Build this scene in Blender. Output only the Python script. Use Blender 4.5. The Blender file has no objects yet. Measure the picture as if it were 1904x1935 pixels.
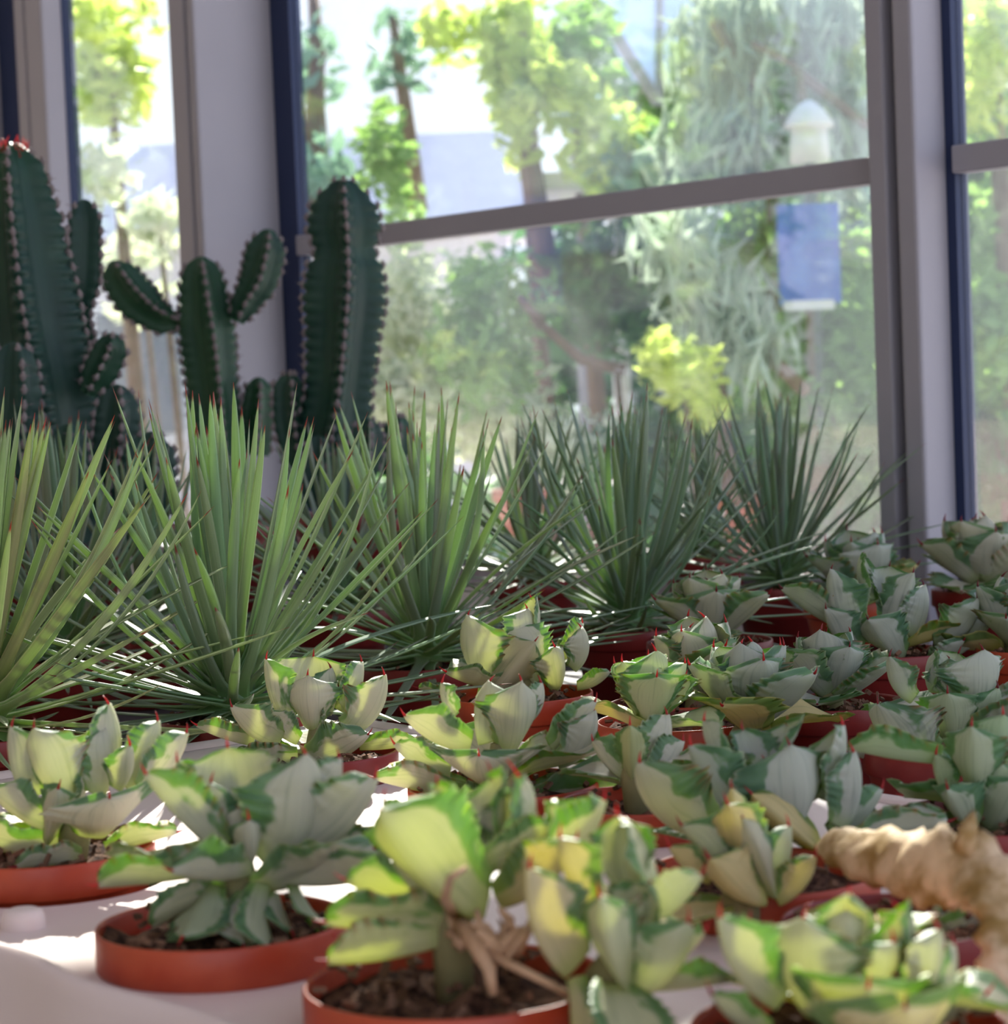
import bpy, math, random
from mathutils import Vector, Matrix, noise as mnoise
random.seed(7)
sc = bpy.context.scene
PI = math.pi
def rad(d): return math.radians(d)
def srgb(r, g, b):
    f = lambda c: (c / 255 / 12.92) if c / 255 <= .04045 else ((c / 255 + .055) / 1.055) ** 2.4
    return (f(r), f(g), f(b))

# ---------------------------------------------------------------- camera, sky, sun, exposure
W_, H_, F_ = 1904, 1935, 4400.0
CAMH = 1.2
cam_d = bpy.data.cameras.new('camera'); cam = bpy.data.objects.new('camera', cam_d)
sc.collection.objects.link(cam); sc.camera = cam
cam_d.sensor_fit = 'HORIZONTAL'; cam_d.sensor_width = 36; cam_d.lens = F_ / W_ * 36
cam_d.clip_start = .05; cam_d.clip_end = 200
CR = Matrix.Rotation(PI / 2 - math.atan(232 / F_), 3, 'X') @ Matrix.Rotation(rad(-2.35), 3, 'Z')
cam.matrix_world = Matrix.Translation((0, 0, CAMH)) @ CR.to_4x4()
cam_d.dof.use_dof = True; cam_d.dof.focus_distance = 1.5; cam_d.dof.aperture_fstop = cam_d.lens / 5.6

world = bpy.data.worlds.new('sky'); sc.world = world; world.use_nodes = True
wn = world.node_tree; wn.nodes.clear()
wo = wn.nodes.new('ShaderNodeOutputWorld'); wb = wn.nodes.new('ShaderNodeBackground')
wt = wn.nodes.new('ShaderNodeTexCoord'); ws = wn.nodes.new('ShaderNodeSeparateXYZ'); wr = wn.nodes.new('ShaderNodeValToRGB')
wn.links.new(wt.outputs['Generated'], ws.inputs[0]); wn.links.new(ws.outputs['Z'], wr.inputs[0])
wr.color_ramp.elements[0].position = .0; wr.color_ramp.elements[0].color = (.90, .94, 1.0, 1)
wr.color_ramp.elements[1].position = .9; wr.color_ramp.elements[1].color = (.22, .34, .72, 1)
wn.links.new(wr.outputs[0], wb.inputs[0]); wn.links.new(wb.outputs[0], wo.inputs[0])
wb.inputs[1].default_value = 1.75

SUN = Vector((.06, .86, .50)).normalized()          # direction towards the sun
sun_d = bpy.data.lights.new('sun', 'SUN'); sun = bpy.data.objects.new('sun', sun_d); sc.collection.objects.link(sun)
sun_d.energy = 22.0; sun_d.angle = rad(.4); sun_d.color = (1, .94, .84)
sun.rotation_euler = SUN.to_track_quat('Z', 'Y').to_euler()
sc.view_settings.view_transform = 'Standard'; sc.view_settings.look = 'None'
sc.view_settings.exposure = 0.0; sc.view_settings.gamma = 1.0; sc.view_settings.use_curve_mapping = False
sc.cycles.max_bounces = 12; sc.cycles.transparent_max_bounces = 16

# ---------------------------------------------------------------- photo pixel -> place in the room
def ray(x, y): return CR @ Vector(((x - W_ / 2) / F_, -(y - H_ / 2) / F_, -1))
def P(x, y, d):                                       # point seen at pixel, at distance d along world Y
    v = ray(x, y); return Vector((0, 0, CAMH)) + v * (d / v.y)
def PZ(x, y, z):
    v = ray(x, y); return Vector((0, 0, CAMH)) + v * ((z - CAMH) / v.z)
ANG = rad(39)
AX = Vector((-math.sin(ANG), math.cos(ANG), 0)); BX = Vector((math.cos(ANG), math.sin(ANG), 0))
TRAY_Z = .968; RIM = .985; BENCH = .90
O_ = PZ(190, 1842, TRAY_Z); O_.z = 0
def AB(a, b, z=0): return O_ + AX * a + BX * b + Vector((0, 0, z))
def toab(p): q = Vector((p[0], p[1], 0)) - O_; return q.dot(AX), q.dot(BX)
BW = toab((.46, 2.6))[1]                              # the window wall stands at b = BW
def a_at(x, y, b=None):
    b = BW if b is None else b
    v = ray(x, y); o = Vector((0, 0, CAMH)); t = (b - (Vector((0, 0, 0)) - O_).dot(BX)) / v.dot(BX)
    p = o + v * t; return toab(p)[0], p.z

# ---------------------------------------------------------------- object helpers
def link(o, parent=None):
    sc.collection.objects.link(o)
    if parent is not None: o.parent = parent
    return o
def tag(o, label=None, cat=None, group=None, kind=None):
    if label: o['label'] = label
    if cat: o['category'] = cat
    if group: o['group'] = group
    if kind: o['kind'] = kind
    return o
def empty(name, loc=(0, 0, 0), parent=None):
    o = bpy.data.objects.new(name, None); o.location = loc; o.empty_display_size = .02
    return link(o, parent)
class MB:
    def __init__(s): s.v = []; s.f = []; s.uv = {}; s.sm = True; s.tip = {}
    def add(s, vs, fs):
        k = len(s.v); s.v += [tuple(q) for q in vs]; s.f += [tuple(i + k for i in f) for f in fs]; return k
    def obox(s, c, ux, uy, uz):                        # c centre, half vectors
        c, ux, uy, uz = map(Vector, (c, ux, uy, uz))
        s.add([c + ux * i + uy * j + uz * k for i in (-1, 1) for j in (-1, 1) for k in (-1, 1)],
              [(0, 1, 3, 2), (4, 6, 7, 5), (0, 4, 5, 1), (2, 3, 7, 6), (0, 2, 6, 4), (1, 5, 7, 3)])
    def abbox(s, a0, a1, b0, b1, z0, z1):
        s.obox(AB((a0 + a1) / 2, (b0 + b1) / 2, (z0 + z1) / 2), BX * (b1 - b0) / 2, AX * (a1 - a0) / 2, (0, 0, (z1 - z0) / 2))
    def tube(s, pts, rs, n=8):
        pts = [Vector(p) for p in pts]
        if not hasattr(rs, '__len__'): rs = [rs] * len(pts)
        ring = []; up = Vector((.31, .17, .93))
        for i, p in enumerate(pts):
            t = (pts[min(i + 1, len(pts) - 1)] - pts[max(i - 1, 0)]).normalized()
            x = up.cross(t)
            if x.length < 1e-4: x = Vector((1, 0, 0)).cross(t)
            x.normalize(); y = t.cross(x); up = t.cross(x) if False else up
            ring.append(s.add([p + (x * math.cos(2 * PI * k / n) + y * math.sin(2 * PI * k / n)) * rs[i] for k in range(n)], []))
        for i in range(len(pts) - 1):
            a, b = ring[i], ring[i + 1]
            s.f += [(a + k, a + (k + 1) % n, b + (k + 1) % n, b + k) for k in range(n)]
        s.f += [tuple(ring[0] + k for k in reversed(range(n))), tuple(ring[-1] + k for k in range(n))]
    def lathe(s, prof, n=48, c=(0, 0, 0)):             # profile of (r, z), open
        k0 = len(s.v); c = Vector(c)
        for r, z in prof: s.add([c + Vector((r * math.cos(2 * PI * k / n), r * math.sin(2 * PI * k / n), z)) for k in range(n)], [])
        for i in range(len(prof) - 1):
            a, b = k0 + i * n, k0 + (i + 1) * n
            s.f += [(a + k, a + (k + 1) % n, b + (k + 1) % n, b + k) for k in range(n)]
    def mesh(s, name, mat, smooth=True):
        me = bpy.data.meshes.new(name); me.from_pydata(s.v, [], s.f)
        if mat is not None: me.materials.append(mat)
        if smooth: me.polygons.foreach_set('use_smooth', [True] * len(me.polygons))
        if s.uv:
            u = me.uv_layers.new(name='UVMap')
            co = [0.0] * (2 * len(me.loops)); li = [0] * len(me.loops); me.loops.foreach_get('vertex_index', li)
            for i, vi in enumerate(li): co[2 * i], co[2 * i + 1] = s.uv[vi]
            u.data.foreach_set('uv', co)
        if s.tip:
            at = me.attributes.new('tip', 'FLOAT', 'POINT'); at.data.foreach_set('value', [s.tip.get(i, 0.0) for i in range(len(s.v))])
        me.update(); return me
    def build(s, name, mat, parent=None, smooth=True, loc=(0, 0, 0), bevel=0):
        o = bpy.data.objects.new(name, s.mesh(name, mat, smooth)); o.location = loc; link(o, parent)
        if bevel:
            m = o.modifiers.new('bevel', 'BEVEL'); m.width = bevel; m.segments = 2; m.limit_method = 'ANGLE'
        return o
def inst(name, me, parent, M):
    o = bpy.data.objects.new(name, me); link(o, parent); o.matrix_local = M; return o

# ---------------------------------------------------------------- materials
class NT:
    def __init__(s, name):
        s.m = bpy.data.materials.new(name); s.m.use_nodes = True; s.t = s.m.node_tree; s.t.nodes.clear()
        s.out = s.n('OutputMaterial')
    def n(s, typ, **kw):
        nd = s.t.nodes.new('ShaderNode' + typ)
        for k, v in kw.items(): setattr(nd, k, v)
        return nd
    def l(s, a, b): s.t.links.new(a, b)
    def set(s, sock, v):
        if isinstance(v, bpy.types.NodeSocket): s.l(v, sock)
        elif isinstance(v, tuple) and len(v) == 3 and sock.type == 'RGBA': sock.default_value = (*v, 1)
        else: sock.default_value = v
    def math(s, op, a, b=0.0, c=None, clamp=False):
        nd = s.n('Math', operation=op, use_clamp=clamp); s.set(nd.inputs[0], a); s.set(nd.inputs[1], b)
        if c is not None: s.set(nd.inputs[2], c)
        return nd.outputs[0]
    def mix(s, f, a, b, typ='MIX'):
        nd = s.n('Mix', data_type='RGBA', blend_type=typ); s.set(nd.inputs[0], f); s.set(nd.inputs[6], a); s.set(nd.inputs[7], b)
        return nd.outputs[2]
    def ramp(s, f, a, b, x0=0.0, x1=1.0):
        nd = s.n('MapRange', interpolation_type='SMOOTHSTEP'); s.set(nd.inputs[0], f)
        nd.inputs[1].default_value = x0; nd.inputs[2].default_value = x1; nd.inputs[3].default_value = a; nd.inputs[4].default_value = b
        return nd.outputs[0]
    def noise(s, vec, scale, detail=2.0, rough=.5):
        nd = s.n('TexNoise'); nd.inputs['Scale'].default_value = scale; nd.inputs['Detail'].default_value = detail; nd.inputs['Roughness'].default_value = rough
        if vec is not None: s.l(vec, nd.inputs['Vector'])
        return nd.outputs[0]
    def comb(s, x, y, z=0.0):
        nd = s.n('CombineXYZ'); s.set(nd.inputs[0], x); s.set(nd.inputs[1], y); s.set(nd.inputs[2], z); return nd.outputs[0]
    def bsdf(s, col, rough=.5, spec=.5, **kw):
        p = s.n('BsdfPrincipled'); s.set(p.inputs['Base Color'], col); s.set(p.inputs['Roughness'], rough); p.inputs['Specular IOR Level'].default_value = spec
        for k, v in kw.items(): s.set(p.inputs[k.replace('_', ' ')], v)
        return p
    def bump(s, h, st, dist=.002):
        b = s.n('Bump'); s.l(h, b.inputs['Height']); b.inputs['Strength'].default_value = st; b.inputs['Distance'].default_value = dist; return b.outputs[0]
    def fin(s, sh): s.l(sh, s.out.inputs[0]); return s.m
    def leafy(s, col, tcol, f, rough=.5, spec=.4, bump=None):
        p = s.bsdf(col, rough, spec)
        t = s.n('BsdfTranslucent'); s.set(t.inputs[0], tcol)
        if bump is not None: s.l(bump, p.inputs['Normal'])
        m = s.n('MixShader'); m.inputs[0].default_value = f; s.l(p.outputs[0], m.inputs[1]); s.l(t.outputs[0], m.inputs[2])
        return s.fin(m.outputs[0])
def simple(name, col, rough=.5, spec=.4, var=.15, scale=30, bump=0, metal=0):
    t = NT(name); tc = t.n('TexCoord').outputs['Object']; nz = t.noise(tc, scale, 4)
    c2 = tuple(c * (1 - var) for c in col); c1 = tuple(min(1, c * (1 + var)) for c in col)
    p = t.bsdf(t.mix(nz, c2, c1), rough, spec, Metallic=float(metal))
    if bump: t.l(t.bump(nz, bump), p.inputs['Normal'])
    return t.fin(p.outputs[0])

def mat_variegated():
    t = NT('variegated_leaf'); uv = t.n('UVMap').outputs[0]; sp = t.n('SeparateXYZ'); t.l(uv, sp.inputs[0]); x, y = sp.outputs[0], sp.outputs[1]
    oi = t.n('ObjectInfo'); rnd = t.math('MULTIPLY', oi.outputs['Random'], 57.0)
    v = t.math('ABSOLUTE', t.math('MULTIPLY_ADD', x, 2.0, -1.0))
    n1 = t.noise(t.comb(t.math('MULTIPLY', x, 3.0), t.math('MULTIPLY', y, 1.3), rnd), 1.6, 3)
    a = t.math('ADD', v, t.math('MULTIPLY', t.math('SUBTRACT', n1, .5), 1.1))
    a = t.math('ADD', a, t.math('MULTIPLY', t.math('SUBTRACT', oi.outputs['Random'], .5), .16))
    a = t.math('ADD', a, t.ramp(y, 0.0, .25, .84, 1.0))
    pale = t.ramp(a, 1.0, 0.0, .70, .80)
    st = t.noise(t.comb(t.math('MULTIPLY', x, 26.0), t.math('MULTIPLY', y, 1.2), rnd), 1.0, 3)
    cream = t.mix(t.ramp(st, 0, .75, .50, .74), srgb(192, 188, 172), srgb(140, 146, 134))
    blot = t.noise(t.comb(t.math('MULTIPLY', x, 2.0), t.math('MULTIPLY', y, 2.0), rnd), 3.0, 4)
    green = t.mix(t.ramp(blot, 0, 1, .3, .7), srgb(78, 108, 84), srgb(116, 143, 112))
    # bluish wax bloom
    c = t.mix(pale, green, cream)
    edge = t.ramp(v, 0, .7, .93, 1.0)
    c = t.mix(edge, c, srgb(196, 190, 160))
    tip = t.n('Attribute', attribute_name='tip').outputs['Fac']
    c = t.mix(tip, c, srgb(150, 60, 40))
    basec = t.ramp(y, .6, 0, .0, .3)
    c = t.mix(basec, c, srgb(150, 170, 92))
    c = t.mix(1.0, c, oi.outputs['Color'], 'MULTIPLY')
    tc = t.mix(1.0, t.mix(pale, srgb(190, 230, 60), srgb(235, 240, 170)), oi.outputs['Color'], 'MULTIPLY')
    bp = t.bump(st, .25, .0012)
    return t.leafy(c, tc, .33, .48, .35, bp)
def mat_striata():
    t = NT('narrow_agave_leaf'); uv = t.n('UVMap').outputs[0]; sp = t.n('SeparateXYZ'); t.l(uv, sp.inputs[0]); x, y = sp.outputs[0], sp.outputs[1]
    oi = t.n('ObjectInfo'); rnd = t.math('MULTIPLY', oi.outputs['Random'], 31.0)
    st = t.noise(t.comb(t.math('MULTIPLY', x, 22.0), t.math('MULTIPLY', y, 1.5), rnd), 1.0, 2)
    c = t.mix(st, srgb(100, 122, 102), srgb(160, 172, 148))
    c = t.mix(t.ramp(y, 1, 0, 0, .28), c, srgb(138, 172, 112))
    fr = t.math('FRACT', t.math('MULTIPLY_ADD', x, 2.0, .5)); e = t.math('ABSOLUTE', t.math('SUBTRACT', fr, .5))
    c = t.mix(t.ramp(e, .75, 0, .02, .12), c, srgb(206, 214, 190))  # pale lines paint the bright highlight along both leaf edges
    tipf = t.ramp(t.math('ADD', y, t.math('MULTIPLY', t.math('SUBTRACT', oi.outputs['Random'], .5), .03)), 0, 1, .95, .98)
    c = t.mix(tipf, c, srgb(120, 50, 38))
    c = t.mix(1.0, c, oi.outputs['Color'], 'MULTIPLY')
    tc = t.mix(tipf, srgb(164, 188, 114), srgb(170, 70, 36))
    return t.leafy(c, tc, .38, .33, .7)
def mat_spine():
    t = NT('leaf_spine'); oi = t.n('ObjectInfo')
    c = t.mix(oi.outputs['Random'], srgb(196, 40, 40), srgb(110, 22, 34)); c = t.mix(1.0, c, oi.outputs['Color'], 'MULTIPLY')
    return t.leafy(c, t.mix(1.0, (1, .12, .05), oi.outputs['Color'], 'MULTIPLY'), .3, .4)
M = {}
M['var'] = mat_variegated(); M['striata'] = mat_striata(); M['spine'] = mat_spine()
def mat_pot(name, c1, c2):
    t = NT(name); tc = t.n('TexCoord').outputs['Object']; n1 = t.noise(tc, 22, 4, .6)
    sp = t.n('SeparateXYZ'); t.l(tc, sp.inputs[0])
    p = t.bsdf(t.mix(t.ramp(n1, 0, 1, .35, .7), c1, c2), .42, .5)
    return t.leafy(t.mix(t.ramp(n1, 0, 1, .35, .7), c1, c2), c2, .18, .38, .5)
M['pot'] = mat_pot('terracotta_plastic', srgb(176, 62, 36), srgb(196, 84, 52))
M['potdark'] = mat_pot('dark_and_shaded_red_plastic', srgb(128, 36, 34), srgb(146, 48, 42))
def mat_soil():
    t = NT('potting_soil'); tc = t.n('TexCoord').outputs['Object']; n1 = t.noise(tc, 160, 6, .65)
    c = t.mix(t.ramp(n1, 0, 1, .35, .68), srgb(44, 28, 24), srgb(122, 90, 72))
    p = t.bsdf(c, .95, .1); t.l(t.bump(n1, 1.0, .004), p.inputs['Normal']); return t.fin(p.outputs[0])
M['soil'] = mat_soil()
M['bark'] = simple('bark_chip', srgb(112, 84, 66), .9, .1, .5, 90)
M['stem'] = simple('green_brown_stem', srgb(128, 122, 84), .8, .2, .3, 60)
M['root'] = simple('dry_root', srgb(186, 150, 118), .8, .2, .3, 120)
def mat_dry():
    t = NT('dried_leaf'); tc = t.n('TexCoord').outputs['Object']; n1 = t.noise(tc, 55, 5, .6); n2 = t.noise(tc, 140, 3)
    c = t.mix(t.ramp(n1, 0, 1, .36, .66), srgb(150, 122, 70), srgb(232, 206, 170))
    t_ = t.bump(n2, .5, .002)
    return t.leafy(c, srgb(220, 180, 110), .2, .7, .2, t_)
M['dry'] = mat_dry()
M['tray'] = simple('white_plastic_tray', srgb(226, 208, 202), .45, .4, .04, 12)
def mat_frame(name, col, dust=.06):
    t = NT(name); tc = t.n('TexCoord').outputs['Object']; n1 = t.noise(tc, 6, 3)
    return t.fin(t.bsdf(t.mix(n1, tuple(c * (1 - dust) for c in col), tuple(min(1, c * (1 + dust)) for c in col)), .45, .3).outputs[0])
M['frame'] = mat_frame('painted_frame', srgb(158, 155, 164))
M['gasket'] = mat_frame('dark_blue_gasket', srgb(38, 50, 84))
M['groove'] = mat_frame('grey_groove', srgb(120, 114, 116))
def mat_glass():
    """slightly uneven window glass with a faint milky veil mixed in for haze"""
    t = NT('hazy_glass'); tc = t.n('TexCoord').outputs['Object']
    tr = t.n('BsdfTransparent'); tr.inputs[0].default_value = (.96, .98, .98, 1)
    rf = t.n('BsdfPrincipled'); rf.inputs['Transmission Weight'].default_value = 1; rf.inputs['Roughness'].default_value = .055; rf.inputs['IOR'].default_value = 1.25; rf.inputs['Base Color'].default_value = (.98, .99, 1, 1)
    m1 = t.n('MixShader'); m1.inputs[0].default_value = .14; t.l(tr.outputs[0], m1.inputs[1]); t.l(rf.outputs[0], m1.inputs[2])
    du = t.n('BsdfTranslucent'); du.inputs[0].default_value = (.9, .93, 1, 1)
    dn = t.ramp(t.noise(tc, 2.2, 3), .003, .012, .35, .7)  # faint white veil, gives the panes their bright haze
    m2 = t.n('MixShader'); t.l(dn, m2.inputs[0]); t.l(m1.outputs[0], m2.inputs[1]); t.l(du.outputs[0], m2.inputs[2])
    return t.fin(m2.outputs[0])
M['glass'] = mat_glass()
def mat_cactus():
    t = NT('cactus_skin'); tc = t.n('TexCoord').outputs['Object']; n1 = t.noise(tc, 18, 4)
    sp = t.n('SeparateXYZ'); uv = t.n('UVMap').outputs[0]; t.l(uv, sp.inputs[0])
    c = t.mix(n1, srgb(20, 44, 48), srgb(40, 72, 60))
    c = t.mix(t.ramp(n1, 0, .5, .62, .8), c, srgb(70, 92, 84))
    oi = t.n('ObjectInfo'); c = t.mix(1.0, c, oi.outputs['Color'], 'MULTIPLY')
    return t.leafy(c, srgb(80, 190, 50), .12, .5, .35)
M['cactus'] = mat_cactus()
M['cork'] = simple('corky_spine_pad', srgb(128, 118, 118), .8, .2, .35, 60)
M['bench'] = simple('bench_top', srgb(70, 64, 66), .7, .2, .2, 20)  # dark grey puts the shade between the pots into the colour
M['steel'] = simple('bench_steel', srgb(120, 122, 126), .5, .4, .1, 20)
M['wall'] = simple('white_plaster', srgb(206, 204, 208), .8, .2, .05, 8)
M['warm'] = simple('cream_plaster', srgb(226, 212, 190), .8, .2, .05, 8)
M['floor'] = simple('floor_concrete', srgb(150, 146, 142), .85, .2, .12, 5)
M['gravel'] = simple('pale_gravel', srgb(188, 178, 172), .95, .1, .3, 9)

# ---------------------------------------------------------------- setting: floor, bench, window wall
def struct(name, mb, mat, bevel=0, parent=None, label=None):
    o = mb.build(name, M[mat], parent, smooth=False, bevel=bevel)
    if parent is None: o['kind'] = 'structure'
    if label: o['label'] = label
    return o
m = MB(); m.abbox(-1.6, 7.0, -2.6, BW + .08, -.06, 0); struct('floor', m, 'floor')
m = MB(); m.abbox(-1.6, 4.6, BW, BW + .08, 0, .93); struct('wall_back', m, 'wall', label='low white wall under the windows')
m = MB(); m.add([(-40, -10, -.08), (40, -10, -.08), (40, 70, -.08), (-40, 70, -.08)], [(0, 1, 2, 3)])
struct('trim_1', m, 'gravel', label='pale gravel ground outside the window').name = 'ground_outside'
WTOP = 2.6
m = MB(); m.abbox(-1.6, 4.6, BW - .05, BW + .08, WTOP, WTOP + .15); struct('trim_1', m, 'frame', .003, label='window head beam')
def post(name, xr, y, p, w1, gr, w2, gk, label):
    root = empty(name); root['kind'] = 'structure'; root['label'] = label
    a0 = a_at(xr, y)[0]
    m = MB(); m.abbox(a0, a0 + w1, BW - p, BW + .02, .9, WTOP); m.build('post_body', M['frame'], root, False, bevel=.004)
    m = MB(); m.abbox(a0 + w1 + .0005, a0 + w1 + gr, BW - p + .022, BW + .02, .9, WTOP); m.build('groove', M['groove'], root, False)
    m = MB(); m.abbox(a0 + w1 + gr + .0005, a0 + w1 + gr + w2, BW - p + .004, BW + .02, .9, WTOP); m.build('window_jamb', M['frame'], root, False, bevel=.003)
    m = MB(); m.abbox(a0 - gk, a0 - .0005, BW - .006, BW + .016, .9, WTOP); o = m.build('gasket', M['gasket'], root, False); o['label'] = 'dark blue seal along the glass edge'
    return a0 - gk, a0 + w1 + gr + w2
R0, R1 = post('trim_2', 1798, 500, .055, .028, .017, .026, .013, 'grey window post at the right, one side lavender in shade')
L0, L1 = post('trim_3', 528, 300, .142, .02, .012, .045, .05, 'wide grey window post behind the cacti')
K0, K1 = post('trim_4', 130, 200, .045, .06, .012, .035, .002, 'pale window post at the far left')
Q0, Q1 = post('trim_5', 8, 200, .06, .03, .02, .05, .078, 'dark edged post at the left border of the view')
ZR0, ZR1 = 1.4130, 1.4430
def window(name, a0, a1, rail, label):
    root = empty(name); root['kind'] = 'structure'; root['label'] = label
    m = MB(); m.abbox(a0, a1, BW - .01, BW + .02, .93, .965); m.build('sill_frame', M['frame'], root, False, bevel=.003)
    if rail:
        m = MB(); m.abbox(a0 + .0005, a1 - .0005, BW - .012, BW + .016, ZR0, ZR1); o = m.build('rail', M['frame'], root, False, bevel=.002); o['label'] = 'grey horizontal glazing bar'
        for z0, z1 in ((.965, ZR0), (ZR1, WTOP)):
            m = MB(); m.abbox(a0, a1, BW + .002, BW + .006, z0, z1); m.build('pane', M['glass'], root, False)
    else:
        m = MB(); m.abbox(a0, a1, BW + .002, BW + .006, .965, WTOP); m.build('pane', M['glass'], root, False)
window('window_1', R1, L0, True, 'large window between the two grey posts')
window('window_2', R0 - 1.1, R0, True, 'window at the right edge beyond the post')
window('window_3', L1, K0, False, 'narrow window left of the wide post')
window('window_4', K1, Q0, False, 'slim window strip at the far left')
m = MB(); m.abbox(-1.6, 7.0, -2.6, BW + .08, WTOP + .15, WTOP + .22); struct('ceiling', m, 'wall')
m = MB(); m.abbox(-1.6, 7.0, -2.68, -2.6, 0, WTOP + .15); struct('wall_left', m, 'warm', label='warm cream wall opposite the windows')
m = MB(); m.abbox(7.0, 7.08, -2.6, BW - .6, 0, WTOP + .15); struct('wall_far', m, 'warm', label='cream end wall of the room')
# bench
root = empty('plant_bench', AB(1.0, .7, 0)); tag(root, 'long low plant bench under the window that carries all the pots', 'bench')
def worldpart(mb, name, mat, root, **kw):
    o = mb.build(name, M[mat], root, **kw); o.location = -root.location; return o
m = MB(); m.abbox(-.62, 2.55, -.07, BW - .15, BENCH - .03, BENCH); worldpart(m, 'bench_top', 'bench', root, smooth=False, bevel=.004)
for a in (-.55, 2.5):
    for b in (0, BW - .25):
        m = MB(); m.abbox(a - .02, a + .02, b - .02, b + .02, 0, BENCH - .03); worldpart(m, 'leg', 'steel', root, smooth=False)

# ---------------------------------------------------------------- leaf meshes
def lerp_tab(tab, u):
    for (a, x), (b, y) in zip(tab, tab[1:]):
        if u <= b:
            t = (u - a) / (b - a); t = t * t * (3 - 2 * t) if False else t
            return x + (y - x) * t
    return tab[-1][1]
OUT = [(0, .50), (.12, .56), (.25, .70), (.4, .87), (.52, .97), (.62, 1.0), (.72, .99), (.8, .94), (.87, .83), (.93, .60), (.97, .33), (1, .06)]
def broad_leaf(L, W, curl, cup, seed, teeth=7, wave=.0, t0=.0052):
    """closed, toothed, cupped leaf; y along, x across, z to the upper side"""
    R = random.Random(seed); nu, nv = 4 * teeth + 1, 10
    mb = MB(); cen = []; th = rad(-curl * .25); p = Vector((0, 0, 0)); du = L / (nu - 1)
    for i in range(nu):
        u = i / (nu - 1); cen.append((p.copy(), th))
        th2 = rad(curl) * (u ** 1.1) * 1.15 - rad(curl * .25); p = p + Vector((0, math.cos(th2), math.sin(th2))) * du; th = th2
    offs = [R.uniform(-.2, .2) for _ in range(2)]; amps = [R.uniform(.7, 1.3) for _ in range(2 * teeth + 4)]
    ph = R.uniform(0, 6)
    def side(up):
        idx = []
        for i in range(nu):
            u = i / (nu - 1); c, th = cen[i]; w0 = lerp_tab(OUT, u) * W / 2
            nrm = Vector((0, -math.sin(th), math.cos(th)))
            row = []
            for j in range(nv + 1):
                v = -1 + 2 * j / nv; s = 0 if v < 0 else 1
                f = u * teeth + offs[s]; fr = f - math.floor(f)
                saw = (abs(2 * fr - 1)) ** 1.6
                amp = .125 * W * amps[int(f + 2) + s * teeth] * min(1, u * 3) * min(1, (1 - u) * 5)
                w = w0 + amp * saw
                k = abs(v) ** 6
                xx = v * (w0 + (w - w0) * k)
                lift = cup * W * (abs(v) ** 1.8) * lerp_tab([(0, .5), (.3, .9), (.7, 1), (1, .3)], u)
                wv = wave * W * math.sin(u * 9 + ph + (2 if v < 0 else 0)) * v * v + .012 * W * math.sin(v * 7 + ph)
                thick = (t0 * (1 - .65 * u) * (1 - abs(v) ** 2.2) + .0007) * .5
                q = c + Vector((xx * (1 - .18 * cup * abs(v)), 0, 0)) + nrm * (lift + wv + (thick if up else -thick * 1.4))
                q += Vector((0, math.cos(th), math.sin(th))) * (amp * .35 * saw * k)
                n = mb.add([q], []); row.append(n); mb.uv[n] = ((v + 1) / 2, u)
                if abs(v) > .99 and saw > .8 and u > .12: mb.tip[n] = .9
            idx.append(row)
        return idx
    A = side(True); B = side(False)
    for i in range(nu - 1):
        for j in range(nv):
            mb.f.append((A[i][j], A[i][j + 1], A[i + 1][j + 1], A[i + 1][j])); mb.f.append((B[i][j + 1], B[i][j], B[i + 1][j], B[i + 1][j + 1]))
        mb.f.append((A[i][0], A[i + 1][0], B[i + 1][0], B[i][0])); mb.f.append((A[i + 1][nv], A[i][nv], B[i][nv], B[i + 1][nv]))
    for j in range(nv):
        mb.f.append((A[0][j + 1], A[0][j], B[0][j], B[0][j + 1])); mb.f.append((A[-1][j], A[-1][j + 1], B[-1][j + 1], B[-1][j]))
    mb.tip.setdefault(0, 0.0)
    c, th = cen[-1]
    Mt = Matrix.Translation(c) @ Matrix.Rotation(th, 4, 'X')
    return mb.mesh('leaf', M['var']), Mt
VAR = {}
for ci, curl in enumerate((-18, 12, 42, 70)):
    VAR[curl] = [broad_leaf(1.0, .86 + .08 * k, curl + 6 * (k - 1), (.18, .28, .38, .42)[ci] , 10 * ci + k, teeth=(6, 7, 8, 7)[k], wave=(.06, .03, .0, .05)[k], t0=.085) for k in range(4)]
def spine_mesh():
    mb = MB(); mb.tube([(0, -.02, 0), (0, .05, 0), (0, .12, .004), (0, .2, .018), (0, .26, .035)], [.030, .027, .018, .010, .002], 8); return mb.mesh('spine', M['spine'])
SPINE = spine_mesh()
def put_leaf(root, az, el, L, wscale=1.0, curl=42, k=None, off=(0, 0, 0), roll=0, col=None, R=random, tilt=Matrix(), spine=True, scol=None, label=None, sl=1.0):
    k = R.randrange(4) if k is None else k
    me, Mt = VAR[curl][k]
    Ml = Matrix.Translation(off) @ tilt @ Matrix.Rotation(rad(az - 90), 4, 'Z') @ Matrix.Rotation(rad(el), 4, 'X') @ Matrix.Rotation(rad(roll), 4, 'Y') @ Matrix.Diagonal((L * wscale, L, L, 1))
    o = inst('leaf', me, root, Ml)
    if col: o.color = (*col, 1)
    if label: o['label'] = label
    if spine:
        s = inst('spine', SPINE, o, Mt @ Matrix.Diagonal((.6 / wscale, .5 * sl, .6, 1)))
        if scol: s.color = (*scol, 1)
    return o
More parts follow.
